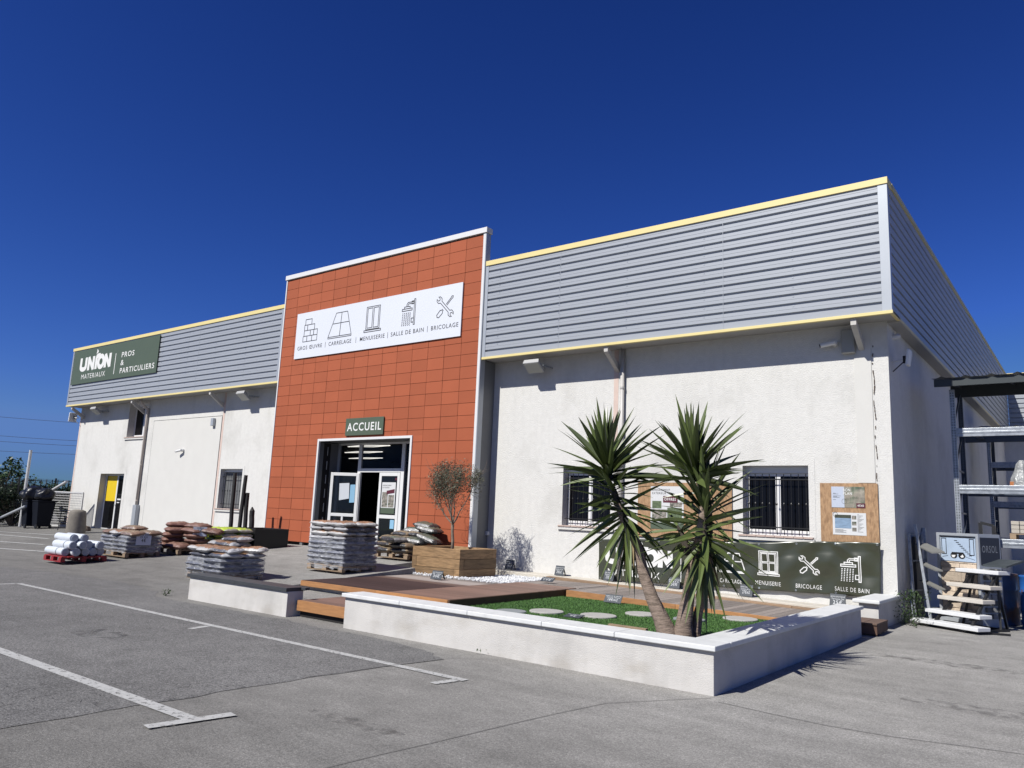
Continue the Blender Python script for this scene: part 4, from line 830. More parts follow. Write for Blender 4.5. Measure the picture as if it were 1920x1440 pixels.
def olive():
    base = Vector((-12.06, 13.64, .68)); r_ = random.Random(12)
    t = thing('olive_tree', 'small grey-green olive tree standing in the timber planter', 'tree', base)
    q = MB(); fork = base+Vector((-.02, 0, .63)); q.tube([base-Vector((0, 0, .05)), base+Vector((.01, 0, .25)), base+Vector((-.03, .01, .48)), fork], [.042, .035, .032, .037], 9)
    tips = []
    def br(p, d, l, r0, dep):
        pts = [p]; dd = d.normalized()
        for i in range(4): dd = (dd+Vector((r_.gauss(0, .14), r_.gauss(0, .14), r_.gauss(.03, .08)))).normalized(); pts.append(pts[-1]+dd*l/4)
        q.tube(pts, [r0*(1-.15*i) for i in range(5)], 5, False)
        tips.extend(pts[2:] if dep > 0 else [])
        if dep < 3:
            for k in range(3 if dep else 2): 
                s0 = pts[r_.choice([2, 3, 4])]; br(s0, dd+Vector((r_.uniform(-.8, .8), r_.uniform(-.8, .8), r_.uniform(-.25, .6))), l*r_.uniform(.55, .8), r0*.55, dep+1)
    for d in ((-.75, -.1, .75), (.65, -.1, .85), (-.15, .4, 1), (.1, -.5, 1), (-.45, .1, 1.0), (.3, .2, 1.1)): br(fork, Vector(d), .68, .021, 0)
    q.build('trunk', mat('olive_bark', (.22, .17, .13), .9, var=.25, vs=20, bump=.5, bs=60), t, smooth=True)
    vs = []; fs = []; cc = base+Vector((-.06, 0, 1.42)); n_ = 0
    while n_ < 8600:
        if r_.random() < .78: p = r_.choice(tips)+Vector((r_.gauss(0, .085), r_.gauss(0, .085), r_.gauss(.02, .10)))
        else:
            v = Vector((r_.gauss(0, 1), r_.gauss(0, 1), r_.gauss(0, 1))).normalized()*r_.random()**.4; p = cc+Vector((v.x*.70, v.y*.67, v.z*.68))
            if noise.noise(p*4.4) < .03: continue
        q_ = p-cc; e = (q_.x/.74)**2+(q_.y/.72)**2+(q_.z/.74)**2
        if e > 1.08 or (q_.z < -.18 and e > .72 and r_.random() < .8): continue
        n_ += 1; d = Vector((r_.gauss(0, .7), r_.gauss(0, .7), r_.uniform(-.3, 1.1))).normalized(); l = r_.uniform(.05, .085); sd = d.cross(Vector((r_.random(), r_.random(), r_.random()))).normalized()*.0075; k = len(vs)
        vs += [p, p+d*l*.5+sd, p+d*l, p+d*l*.5-sd]; fs.append((k, k+1, k+2, k+3))
    m_ = MB(); m_.v = vs; m_.f = fs; m_.build('crown', mat('olive_leaf', (.13, .135, .09), .6, rnd_=.45, island=True), t, flip=False)
olive()
# ================================================================ yuccas
yleaf = mat('yucca_leaf', (.088, .118, .036), .34, var=.25, vs=4, rnd_=.35, island=True, spec=.5)
ybark = mat('yucca_bark', (.27, .205, .165), .9, var=.22, vs=14, bump=1., bs=22, stretch=(1, 1, 3.5), bdist=.012, col2=(.17, .13, .10), c2s=9)
ydead = mat('yucca_stub', (.05, .04, .028), .9)
def blade(vs, fs, p, d, l, wd, droop, r_):
    n_ = 7; side = d.cross(Vector((0, 0, 1)));
    if side.length < .05: side = Vector((1, 0, 0))
    side.normalize(); side = Matrix.Rotation(r_.gauss(0, .55), 3, d) @ side; k = len(vs); pos = p.copy(); dd = d.copy()
    for i in range(n_+1):
        t = i/n_; ww = wd*(.55+1.6*t if t < .28 else 1.0*(1-(t-.28)/.72)**.8)*.5 if True else 0
        ww = wd*.5*min(1, .6+t*1.6)*(1-max(0, (t-.40)/.60)**1.35)
        u2 = side.cross(dd).normalized()
        vs += [pos-side*ww+u2*ww*.35, pos.copy(), pos+side*ww+u2*ww*.35]
        dd = (dd+Vector((0, 0, -droop/n_))).normalized(); pos = pos+dd*(l/n_)
    for i in range(n_): a = k+i*3; fs += [(a, a+1, a+4, a+3), (a+1, a+2, a+5, a+4)]
def head(vs, fs, path, n_, r_, lmax=.72, wd=.05, low=1.0, down=-1.25):
    """leaves spiralling down the crown from upright at the tip to hanging at the bottom"""
    for i in range(n_):
        t = i/(n_-1); k = t*(len(path)-1); a = path[int(min(k, len(path)-2))]; b = path[int(min(k, len(path)-2))+1]; p = a.lerp(b, k-int(min(k, len(path)-2)))
        az = i*2.39996+r_.gauss(0, .2)
        if down < -1.25: el = R(15)-t*R(95)*low+r_.gauss(0, .2)
        elif down < -.8: el = R(30)-t*R(70)*low+r_.gauss(0, .18)
        else: el = R(88)-(t**.9)*R(125)*low+r_.gauss(0, .12)
        el = max(el, down); d = Vector((math.cos(az)*math.cos(el), math.sin(az)*math.cos(el), math.sin(el)))
        l = lmax*(.80+.20*min(1, t*3))*(1-.10*t)*r_.uniform(.80, 1.06); blade(vs, fs, p+Vector((d.x, d.y, 0))*.03, d, l, wd*r_.uniform(.8, 1.1), .12+.35*t*r_.random(), r_)
def P3(pts, y): return [PY(u, v, y) for u, v in pts]
def yucca(label, heads, trunks, base, seed):
    r_ = random.Random(seed); t = thing('yucca', label, 'yucca', base, 'yuccas in the walled bed'); q = MB()
    for pts, rad in trunks: q.tube(pts, rad, 14)
    tr = q.build('trunk', ybark, t, smooth=True); q = MB(); vs = []; fs = []
    for path, n_, lm, wd, low, down in heads:
        head(vs, fs, path, n_, r_, lm, wd, low, down); q.tube(path[::-1]+[path[0]+Vector((0, 0, -.02))] if False else path[::-1], [.045]*(len(path)-1)+[.01], 8)
    q.build('crown_stem', ydead, t); m_ = MB(); m_.v = vs; m_.f = fs; m_.build('crown', yleaf, t, flip=False); vs = []; fs = []
    for path, n_, lm, wd, low, down in heads:
        if down < -1.25:
            for i in range(16): a_ = r_.uniform(0, 6.28); d_ = Vector((math.cos(a_)*.35, math.sin(a_)*.35, -1)).normalized(); blade(vs, fs, path[-1]+Vector((d_.x*.08, d_.y*.08, r_.uniform(-.02, .12))), d_, r_.uniform(.3, .6), .035, .3, r_)
    m_ = MB(); m_.v = vs; m_.f = fs; m_.build('dead_leaves', mat('yucca_dead', (.26, .20, .10), .8, rnd_=.4, island=True), t, flip=False)
ly = 8.15
LT = P3([(1256, 1188), (1240, 1160), (1222, 1120), (1205, 1070), (1196, 1030), (1182, 990)], ly); LT[0].z = .30
LHa = P3([(1134, 862), (1139, 880), (1144, 900)], ly); LHb = P3([(1147, 905), (1152, 925), (1158, 945)], ly); LHc = P3([(1162, 950), (1172, 975), (1182, 1000)], ly)
LH = P3([(1134, 860), (1138, 875), (1146, 910), (1160, 950), (1175, 990), (1184, 1015)], ly)
yucca('yucca with a single trunk leaning left in the walled bed', [(LHa, 74, .88, .074, .70, -.6), (LHb, 24, .78, .066, .60, -.9), (LHc, 48, .86, .070, 1.0, -1.45)], [([LT[0]-Vector((0, 0, .08))]+LT+LH[::-1][1:4], [.15, .125, .092, .074, .066, .06, .052, .046, .04, .04][:len(LT)+4])], LT[0], 4)
ry = 8.2
RT = P3([(1281, 1195), (1283, 1165), (1290, 1120), (1298, 1070), (1310, 1020), (1318, 970)], ry); RT[0].z = .30
RHa = P3([(1297, 866), (1302, 884), (1307, 902)], ry); RHb = P3([(1316, 925), (1319, 955), (1322, 985)], ry); RHc = P3([(1322, 990), (1322, 1020), (1318, 1050)], ry)
RH = P3([(1297, 862), (1300, 872), (1309, 910), (1318, 950), (1322, 990), (1324, 1030)], ry)
R2 = P3([(1303, 1195), (1309, 1150), (1321, 1110), (1331, 1060), (1335, 1020)], ry+.12); R2[0].z = .30
RH2 = P3([(1326, 900), (1328, 950), (1330, 1000), (1326, 1040)], ry+.2); RH3 = P3([(1270, 985), (1282, 1010), (1292, 1040)], ry-.03)
yucca('yucca with two upright trunks and tall dense head, right of the leaning one', [(RHa, 68, .86, .074, .68, -.6), (RHb, 34, .84, .074, .60, -.7), (RHc, 42, .84, .070, 1.0, -1.45), (RH2, 26, .60, .050, .95, -1.35), (RH3, 22, .56, .048, .85, -1.2)], [([RT[0]-Vector((0, 0, .08))]+RT+[RH[3]], [.145, .125, .090, .072, .064, .06, .052, .042]), ([R2[0]-Vector((0, 0, .08))]+R2, [.075, .062, .050, .045, .042, .04])], RT[0], 9)
q = MB(); c = (LT[0]+RT[0])/2; q.lathe([(.62, -.24), (.56, -.05), (.50, -.02), (.2, .02), (.02, .03)], (c.x+.1, c.y+.05, .30), 18); q.build('planting_bed_soil', dirt, kind='structure')
tag(bx('timber_edging', oldwood, None, -4.80, -4.30, 8.30, 8.36, .12, .36, loc=(-4.5, 8.3, .12)), 'weathered timber edging left of the yucca trunks', 'edging')

# ================================================================ chalk price boards
def chalkboard(p, wd, h, lines, label, lean=18, yaw=0., flat=False):
    t = thing('price_board', label, 'price board', p, 'small chalk price boards'); T = Matrix.Translation(p) @ Matrix.Rotation(R(yaw), 4, 'Z') @ Matrix.Rotation(R(-lean if not flat else -62), 4, 'X')
    q = MB(); q.T = T; q.box(-wd/2, wd/2, 0, .008, 0, h); q.build('slate', slate, t, bev=.002)
    T2 = Matrix.Translation(p) @ Matrix.Rotation(R(yaw), 4, 'Z')
    if lean < 30: q = MB(); q.T = T2; yb = math.sin(R(lean))*h; q.hexa([(wd*.3, yb*.9, h*.9), (wd*.42, yb*.9, h*.9), (wd*.42, yb*.95, h*.9), (wd*.3, yb*.95, h*.9)], [(wd*.3, yb*1.5+.05, 0), (wd*.42, yb*1.5+.05, 0), (wd*.42, yb*1.5+.06, 0), (wd*.3, yb*1.5+.06, 0)]); q.build('stand', slate, t)
    f = lambda x, z, l=0: T @ Vector((x, -.002-l, z)); q = MB(); r_ = random.Random(int(p[0]*100))
    zz = h*.84
    for s_, hh, ww in lines: put_text(q, s_, -wd/2*ww*.92, zz-hh*h, hh*h, f, wd*ww*.92, .01); zz -= hh*h*1.35
    q.build('chalk_writing', chalk, t)
LG = .275
def cb(u, v, z, price, l1, l2, label, wd=.24, h=.22, **k):
    p = PY(u, v, z) if z > 2 else PZ(u, v, z); p.z = max(p.z, .272-.0110*(p.x+12.6)) if z == 15.18 else p.z; chalkboard(p, wd, h, [(l1, .12, .95), (l2, .12, .85), (price, .30, .62)], label, **k)
cb(1047, 1079, 15.18, '29€m2', 'PLAQUAGE PIN', 'Rainure 2m', 'chalk board priced 29 standing on the ledge left of the banner', .24, .23)
cb(1140, 1089, 15.18, '25€90', 'PIN SAUVAGE', 'Rainure 3m', 'chalk board priced 25 in front of the banner under the leaning yucca crown', .25, .23)
cb(1262, 1103, 15.18, '15€90', 'AUTOCLAVE', 'Lisse', 'chalk board priced 15 in front of the banner between the two yuccas', .27, .23)
cb(1398, 1118, 15.18, '27€m2', 'BOIS EXOTIQUE', 'Lames de 3m', 'chalk board priced 27 in front of the banner below the window symbol', .26, .23)
cb(1570, 1140, 15.18, '25€', 'BOIS EXOTIQUE', 'Terrasse 3m', 'chalk board priced 25 behind the right side wall below SALLE DE BAIN', .28, .24)
cb(953, 1068, 15.18, '22€m2', 'PIN TRAITE', 'Rainure 2m', 'chalk board in the olive tree shadow against the wall', .24, .24)
cb(1024, 1090, .228, '19€', 'Lames', 'terrasse', 'dark chalk board lying back on the walkway beam', .32, .14, lean=55)
cb(1147, 1130, .075, '18€m2', 'DALLE RONDE', 'Gazon 30mm', 'chalk board priced 18 at the edge of the lawn behind the stepping stones', .36, .17, lean=35)
cb(816, 1086, .20, '35€', 'GALETS BLANCS', 'le sac', 'chalk board priced 35 leaning on the olive planter in the white pebbles', .30, .19, lean=25)
p = PZ(1070, 1157, .075); chalkboard(p, .30, .18, [('Pas japonais', .2, .9), ('9€', .35, .4)], 'small dark price card lying flat on the lawn between the two front stepping stones', lean=80)

# ================================================================ pallets and sacks
def pallet(x0, x1, y0, y1, z, mt, label, long='x', grp='pallets under the goods'):
    t = thing('pallet', label, 'pallet', ((x0+x1)/2, (y0+y1)/2, z), grp); H = .13
    q = MB(); n_ = 6; d = (x1-x0)
    for i in range(3):
        yy = y0+(y1-y0-.1)*i/2; q.box(x0, x1, yy, yy+.1, z+.0, z+.018)
        for k in range(3): xx = x0+(d-.13)*k/2; q.box(xx, xx+.13, yy, yy+.1, z+.019, z+.092)
    for k in range(3): xx = x0+(d-.1)*k/2; q.box(xx, xx+.12, y0, y1, z+.093, z+.110)
    n_ = 7; w1 = (y1-y0)/n_
    for i in range(n_): q.box(x0, x1, y0+i*w1+.015, y0+(i+1)*w1-.015, z+.111, z+.13)
    q.build('pallet_frame', mt, t, bev=.002); return t
def pillow(lx, ly, h, seed, soft=1.):
    nu, nv = 26, 18; vs = []; fs = []; r_ = random.Random(seed); off = Vector((seed*3.1, seed*1.7, 0))
    def pt(u, v, s_):
        e = max(0, 1-abs(u)**3.2)**.5*max(0, 1-abs(v)**3.2)**.5; nn = noise.noise(Vector((u*1.9, v*1.9, s_*2))+off); n2 = noise.noise(Vector((u*5, v*5, s_*3))+off)
        n3 = noise.noise(Vector((u*11+n2, v*11, s_*3))+off); z = s_*h/2*e*(1+.34*nn*soft)+.020*n2*e*soft+.008*n3*soft; pin = 1-.05*(abs(u)**2)*(abs(v)**2)
        return (u*lx/2*(1+.04*nn)*pin+.008*n3, v*ly/2*(1+.05*nn)*pin+.010*n2, z+h/2)
    for s_ in (1, -1):
        for j in range(nv+1):
            for i in range(nu+1): vs.append(pt(-1+2*i/nu, -1+2*j/nv, s_))
    N_ = (nu+1)*(nv+1)
    for j in range(nv):
        for i in range(nu):
            a = j*(nu+1)+i; fs.append((a, a+1, a+nu+2, a+nu+1)); fs.append((a+N_, a+nu+1+N_, a+nu+2+N_, a+1+N_))
    me = bpy.data.meshes.new('sack'); me.from_pydata(vs, [], fs)
    bm = bmesh.new(); bm.from_mesh(me); bmesh.ops.remove_doubles(bm, verts=bm.verts, dist=1e-4); bmesh.ops.recalc_face_normals(bm, faces=bm.faces); bm.to_mesh(me); bm.free()
    for p in me.polygons: p.use_smooth = True
    return me
def sackmat(name, base, top=None, band=None, rough=.30, bump=.85, topw=.36):
    m = bpy.data.materials.new(name); m.use_nodes = True; n = m.node_tree; L = n.links; p = n.nodes['Principled BSDF']; p.inputs['Roughness'].default_value = rough
    tc = n.nodes.new('ShaderNodeTexCoord'); sp = n.nodes.new('ShaderNodeSeparateXYZ'); L.new(tc.outputs['Generated'], sp.inputs[0])
    nz = n.nodes.new('ShaderNodeTexNoise'); nz.inputs['Scale'].default_value = 7; nz.inputs['Detail'].default_value = 6; L.new(tc.outputs['Object'], nz.inputs[0])
    def M_(op, a, b):
        x = n.nodes.new('ShaderNodeMath'); x.operation = op
        for i, q_ in enumerate((a, b)):
            if isinstance(q_, (int, float)): x.inputs[i].default_value = q_
            else: L.new(q_, x.inputs[i])
        return x.outputs[0]
    base = al(base); top = al(top) if top else None; band = al(band) if band else None; rgb = n.nodes.new('ShaderNodeRGB'); rgb.outputs[0].default_value = (*base, 1); cur = rgb.outputs[0]
    wob = M_('MULTIPLY', M_('SUBTRACT', nz.outputs[0], .5), .25)
    def mixin(f, c):
        nonlocal cur
        mx = n.nodes.new('ShaderNodeMix'); mx.data_type = 'RGBA'; L.new(f, mx.inputs[0]); L.new(cur, mx.inputs[6]); mx.inputs[7].default_value = (*c, 1); cur = mx.outputs[2]
    if top:
        a = M_('LESS_THAN', M_('ABSOLUTE', M_('ADD', M_('SUBTRACT', sp.outputs[0], .5), wob), 0), topw); b = M_('LESS_THAN', M_('ABSOLUTE', M_('SUBTRACT', sp.outputs[1], .5), 0), .40); c = M_('GREATER_THAN', sp.outputs[2], .62)
        mixin(M_('MULTIPLY', M_('MULTIPLY', a, b), c), top)
    if band:
        a = M_('LESS_THAN', M_('ABSOLUTE', M_('SUBTRACT', sp.outputs[0], .5), 0), .36); b = M_('GREATER_THAN', M_('ABSOLUTE', M_('SUBTRACT', sp.outputs[1], .5), 0), .40); mixin(M_('MULTIPLY', a, b), band)
    r = n.nodes.new('ShaderNodeMapRange'); r.inputs[1].default_value = .3; r.inputs[2].default_value = .7; r.inputs[3].default_value = .78; r.inputs[4].default_value = 1.18; L.new(nz.outputs[0], r.inputs[0])
    oi = n.nodes.new('ShaderNodeObjectInfo'); r2 = n.nodes.new('ShaderNodeMapRange'); r2.inputs[3].default_value = .85; r2.inputs[4].default_value = 1.12; L.new(oi.outputs['Random'], r2.inputs[0])
    v = n.nodes.new('ShaderNodeVectorMath'); v.operation = 'SCALE'; L.new(cur, v.inputs[0]); L.new(M_('MULTIPLY', r.outputs[0], r2.outputs[0]), v.inputs['Scale']); L.new(v.outputs[0], p.inputs['Base Color'])
    n3 = n.nodes.new('ShaderNodeTexNoise'); n3.inputs['Scale'].default_value = 16; n3.inputs['Detail'].default_value = 3; n3.inputs['Distortion'].default_value = 1.2; L.new(tc.outputs['Object'], n3.inputs[0])
    b = n.nodes.new('ShaderNodeBump'); b.inputs['Strength'].default_value = bump; b.inputs['Distance'].default_value = .02; L.new(n3.outputs[0], b.inputs['Height']); L.new(b.outputs[0], p.inputs['Normal'])
    return m
SM = dict(white=sackmat('sack_white', (.50, .49, .48), (.36, .20, .12), None), band=sackmat('sack_white_band', (.46, .46, .48), (.30, .175, .10), (.10, .105, .13)), wrap=sackmat('sack_wrapped', (.30, .31, .345), None, (.20, .21, .25), rough=.22, bump=.9),
          brown=sackmat('sack_brown', (.26, .17, .12), (.30, .22, .15), (.18, .13, .11)), terra=sackmat('sack_terracotta', (.235, .125, .095), (.26, .145, .105), (.19, .095, .075), rough=.5),
          lime=sackmat('sack_lime', (.42, .40, .36), (.52, .66, .05), (.5, .62, .06), topw=.42), dark=sackmat('sack_dark', (.045, .045, .05), (.12, .14, .11), (.3, .3, .3), rough=.25), tan=sackmat('sack_tan', (.24, .18, .12), (.27, .21, .14), (.05, .05, .055)))
SHP = {}
def sack(p, lx, ly, h, kind, seed, label, group, yaw=0., roll=0., pitch=0.):
    key = (lx, ly, h, kind, seed % 4)
    if key not in SHP: me = pillow(lx, ly, h, seed % 4+len(SHP)*.37, 1.); me.materials.append(SM[kind]); SHP[key] = me
    o = bpy.data.objects.new('sack', SHP[key]); COL.objects.link(o); o.location = p; o.rotation_euler = (roll, pitch, yaw); return tag(o, label, 'sack', group)
ORD = ['bottom', 'second', 'third', 'fourth', 'fifth', 'sixth', 'seventh', 'eighth', 'ninth', 'tenth']
def stack(x0, x1, y0, y1, z, layers, nx, ny, kinds, what, where, group, lh=.115, jit=.012, seed=0):
    r_ = random.Random(seed); X = x1-x0; Y = y1-y0
    for l_ in range(layers):
        kd = kinds[l_ % len(kinds)] if isinstance(kinds, list) else kinds(l_)
        a, b = (nx, ny) if l_ % 2 == 0 else (ny, nx); 
        for i in range(a):
            for j in range(b):
                lx, ly = X/a*1.03, Y/b*1.03; 
                pos = Vector((x0+(i+.5)*X/a+r_.gauss(0, jit), y0+(j+.5)*Y/b+r_.gauss(0, jit), z+l_*lh+r_.gauss(0, .003)))
                yw = 0; 
                if ly > lx: lx, ly = ly, lx; yw = math.pi/2
                row = ['front', 'middle', 'back'][j if b == 3 else (0 if j == 0 else 2)]; colm = ['left', 'centre', 'right'][i if a == 3 else (0 if i == 0 else 2)]
                lay = 'top' if l_ == layers-1 else ORD[l_]
                sack(pos, round(lx, 3), round(ly, 3), lh*1.16, kd, r_.randrange(99), f'{what}, {row} {colm} in {lay} layer of {where}', group, yw+r_.gauss(0, .03), r_.gauss(0, .012), r_.gauss(0, .012))
def G4(x0, x1, y0, y1): return max(G(x, y) for x in (x0, x1) for y in (y0, y1))
# A tall stack in front of the entrance
A = (-14.00, -12.84, 11.07, 12.03); za = G4(*A)-.02
pallet(*A, za, oldwood, 'grey wooden pallet under the tall sack stack before the entrance')
stack(-14.02, -12.82, 11.05, 12.05, za+.13, 9, 2, 3, lambda l: ('band' if l % 2 else 'white') if l > 4 else 'wrap', 'white sack', 'the tall stack', 'sacks in the tall stack before the entrance', .100, .008, 1)
# E stack behind black-capped wall
E_ = (-14.78, -13.62, 8.72, 9.68); ze = G4(*E_)-.02
pallet(*E_, ze, oldwood, 'wooden pallet under the slumped sack stack behind the black-capped wall')
stack(-14.82, -13.58, 8.68, 9.72, ze+.13, 4, 2, 2, lambda l: 'wrap' if l < 3 else 'band', 'grey sack', 'the slumped stack', 'sacks in the slumped stack', .098, .02, 2)
zt5 = ze+.13+4*.098
for i, (x, y, dz, kd, yw, ro, pi_) in enumerate(((-14.35, 8.95, 0, 'white', 1.5, .02, .03), (-13.98, 8.92, .0, 'white', 1.62, .0, -.04), (-13.58, 9.0, .0, 'band', .1, .10, .02), (-13.5, 9.5, .01, 'white', .5, .05, .0), (-14.2, 9.5, .0, 'band', 1.5, 0, 0), (-13.95, 9.25, .12, 'band', .15, .04, .04), (-14.3, 9.35, .12, 'white', 1.4, -.03, .0), (-13.9, 9.4, .23, 'band', .1, .02, -.03))):
    sack((x-.27, y, zt5+dz*.85), .58, .40, .125, kd, i, ['white sack at the front left of the slumped stack top', 'white sack second from the left on the slumped stack top', 'brown-faced sack tipping off the right of the slumped stack top', 'white sack jutting out at the back right of the slumped stack', 'sack at the back left of the slumped stack top', 'long dark-printed sack lying across the slumped stack', 'white sack resting crosswise on the left of the slumped stack', 'uppermost sack of the slumped stack'][i], 'sacks in the slumped stack', yw, ro, pi_)
# red pallet with white rolls
Rp = (-20.2, -19.28, 8.2, 9.25); zr = G4(*Rp)+.003
redp = mat('red_pallet', (.30, .02, .025), .6, var=.15, vs=8)
pallet(*Rp, zr, redp, 'bright red pallet under the white rolls, leftmost of the goods')
rollm = mat('white_roll', (.66, .70, .76), .45, var=.05, vs=9, bump=.2, bs=15); rollend = mat('roll_end', (.40, .44, .50), .6)
k = 0
for l_, n_ in enumerate((5, 4, 2)):
    for i in range(n_):
        yy = 8.34+l_*.10+i*.205+rnd.gauss(0, .008); zz = zr+.13+.095+l_*.158; dx = rnd.uniform(-.10, .06)+(-.06 if l_ == 2 else 0); rr = .093
        if yy > 9.3: continue
        t = thing('roll', f'white roll, {["front","second","third","fourth","rearmost"][i]} in the {["bottom","middle","top"][l_]} row on the red pallet', 'roll', (-19.75, yy, zz), 'white rolls on the red pallet')
        q = MB(); q.tube([(-20.22+dx, yy, zz), (-19.32+dx, yy+rnd.gauss(0, .02), zz)], rr, 18, True); q.build('wrapping', rollm, t, bev=.006)
        q = MB(); q.tube([(-19.319+dx, yy, zz), (-19.305+dx, yy, zz)], rr*.86, 18); q.tube([(-19.304+dx, yy, zz), (-19.300+dx, yy, zz)], rr*.4, 12); q.build('end_cap', rollend, t)
        q = MB(); q.tube([(-19.62+dx, yy, zz), (-19.60+dx, yy, zz)], rr+.003, 18, False); q.build('strap', plastic_black, t); k += 1
# B brown sacks with shrink-wrapped base
Bp = (-20.75, -19.42, 9.75, 10.65); zb = G4(*Bp)-.02; Bg = 'sacks on the wrapped brown stack'
pallet(*Bp, zb, oldwood, 'wooden pallet under the wrapped brown sacks beside the rolls')
stack(-20.78, -19.4, 9.72, 10.68, zb+.13, 4, 2, 2, ['wrap'], 'wrapped sack', 'the brown sack stack', Bg, .095, .008, 3)
for i, (x, y, dz, kd, yw, ro) in enumerate(((-20.5, 10.0, 0, 'brown', 1.5, .02), (-20.0, 9.95, 0, 'white', 1.6, .03), (-19.62, 9.98, 0, 'brown', .1, .12), (-19.6, 10.4, .01, 'brown', .2, .03), (-20.3, 10.4, .0, 'brown', 1.5, 0), (-20.1, 10.25, .11, 'brown', .2, .03))):
    sack((x, y, zb+.51+dz), .62, .42, .14, kd, i+3, ['brown sack at the front left on top of the wrapped stack', 'brown and white sack in the front middle on top of the wrapped stack', 'brown sack tipping towards the card side of the wrapped stack', 'brown sack at the back right on top of the wrapped stack', 'brown sack at the back left on top of the wrapped stack', 'uppermost brown sack of the wrapped stack'][i], Bg, yw, ro)
# C terracotta sacks
Cp = (-20.1, -19.1, 10.95, 11.75); zc = G4(*Cp)-.02; Cg = 'terracotta coloured sacks'
pallet(*Cp, zc, oldwood, 'dark wooden pallet under the terracotta coloured sacks')
for i, (x, y, dz, lx, ly, yw, ro, pi_) in enumerate(((-19.85, 11.15, 0, .6, .42, 1.5, 0, 0), (-19.35, 11.1, 0, .64, .44, .15, .05, .05), (-19.8, 11.55, 0, .6, .42, 1.5, 0, 0), (-19.3, 11.6, 0, .6, .42, 0, 0, 0), (-19.85, 11.2, .13, .6, .42, 1.5, 0, 0), (-19.3, 11.55, .13, .6, .44, .1, 0, 0),
        (-19.8, 11.2, .26, .62, .42, 1.45, 0, 0), (-19.28, 11.5, .26, .6, .44, 0, 0, 0), (-19.75, 11.25, .39, .62, .44, 1.4, .03, 0), (-19.3, 11.45, .39, .62, .44, .1, 0, .05), (-19.85, 11.35, .52, .66, .46, 1.3, 0, .02), (-19.35, 11.6, .51, .66, .46, .2, .02, 0), (-18.95, 11.75, .40, .6, .42, .6, .1, .1))):
    sack((x, y, zc+.13+dz), lx, ly, .155, 'terra', i, 'terracotta coloured sack, '+['low at the front left', 'low and jutting forward', 'low at the back left', 'low at the back right', 'second layer on the left', 'second layer on the right', 'third layer on the left', 'third layer on the right', 'fourth layer on the left', 'fourth layer behind the price card', 'uppermost on the left', 'uppermost on the right', 'slipping off the right side'][i]+' of its pile', Cg, yw, ro, pi_)
def price_card(p, wd, h, yaw, label, lines):
    t = thing('price_card', label, 'price card', p, 'white price cards on the sacks'); T = Matrix.Translation(p) @ Matrix.Rotation(yaw, 4, 'Z'); q = MB(); q.T = T; q.box(-wd/2, wd/2, 0, .004, 0, h); q.build('card', mat('card_white', (.62, .64, .72), .6), t)
    q = MB(); f = lambda x, z, l=0: T @ Vector((x, -.003-l, z)); zz = h*.95
    for s_, hh, ww in lines: put_text(q, s_, -wd/2*ww, zz-hh*h, hh*h, f, wd*ww, .02); zz -= hh*h*1.25
    q.build('writing', ink, t)
price_card(Vector((-19.36, 10.15, zb+.30)), .36, .30, R(78), 'white price card on the shaded side of the wrapped brown stack', [('SABLE GROS', .16, .85), ('25 KG', .16, .5), ('4€', .3, .3)])
price_card(Vector((-19.00, 11.45, zc+.47)), .34, .24, R(62), 'white price card on the terracotta coloured sacks', [('CHAUX', .16, .5), ('6€', .36, .35), ('ttc', .14, .2)])
# D lime sacks
Dp = (-19.9, -18.9, 12.05, 12.95); zd = G4(*Dp)-.06
pallet(*Dp, zd, oldwood, 'pallet hidden under the lime green sacks')
stack(-19.95, -18.75, 12.02, 12.9, zd+.13, 4, 2, 2, ['lime'], 'lime green sack', 'the lime pile', 'lime green sacks', .125, .02, 5)
# F dark and tan sacks by the entrance
Fp = (-14.55, -13.40, 13.55, 14.5); zf = G4(*Fp)-.02; Fg = 'dark and tan sacks beside the olive planter'
pallet(*Fp, zf, oldwood, 'weathered wooden pallet under the dark and tan sacks beside the olive planter')
stack(-14.6, -13.35, 13.5, 14.5, zf+.13, 2, 2, 2, ['tan', 'tan'], 'tan sack', 'the heap by the olive', Fg, .12, .02, 6)
for i, (x, y, dz, kd, yw, ro, pi_) in enumerate(((-13.2, 13.4, .24, 'tan', .1, 0, 0), (-12.75, 13.3, .24, 'tan', 0, 0, .0), (-12.3, 13.3, .23, 'dark', .1, .05, .1), (-13.0, 13.6, .36, 'tan', .0, .0, 0), (-12.5, 13.65, .36, 'tan', .1, 0, .05), (-12.75, 13.75, .47, 'dark', .2, .1, .0), (-12.25, 13.7, .50, 'dark', .1, .0, .14), (-12.45, 13.8, .60, 'dark', .05, .05, .12), (-12.0, 13.4, .30, 'dark', .2, 0, .3), (-12.6, 12.95, .24, 'dark', 1.4, 0, 0))):
    sack((x-1.2, y+.62, zf+.13+dz), .64, .44, .16, kd, i, f'{kd if kd=="tan" else "dark glossy"} sack '+['low on the left', 'low in the middle', 'low on the right', 'in the third layer left', 'in the third layer right', 'upper left', 'upper right', 'at the very top', 'sliding off the right side', 'jutting forward'][i]+' of the heap between entrance and olive planter', Fg, yw, ro, pi_)
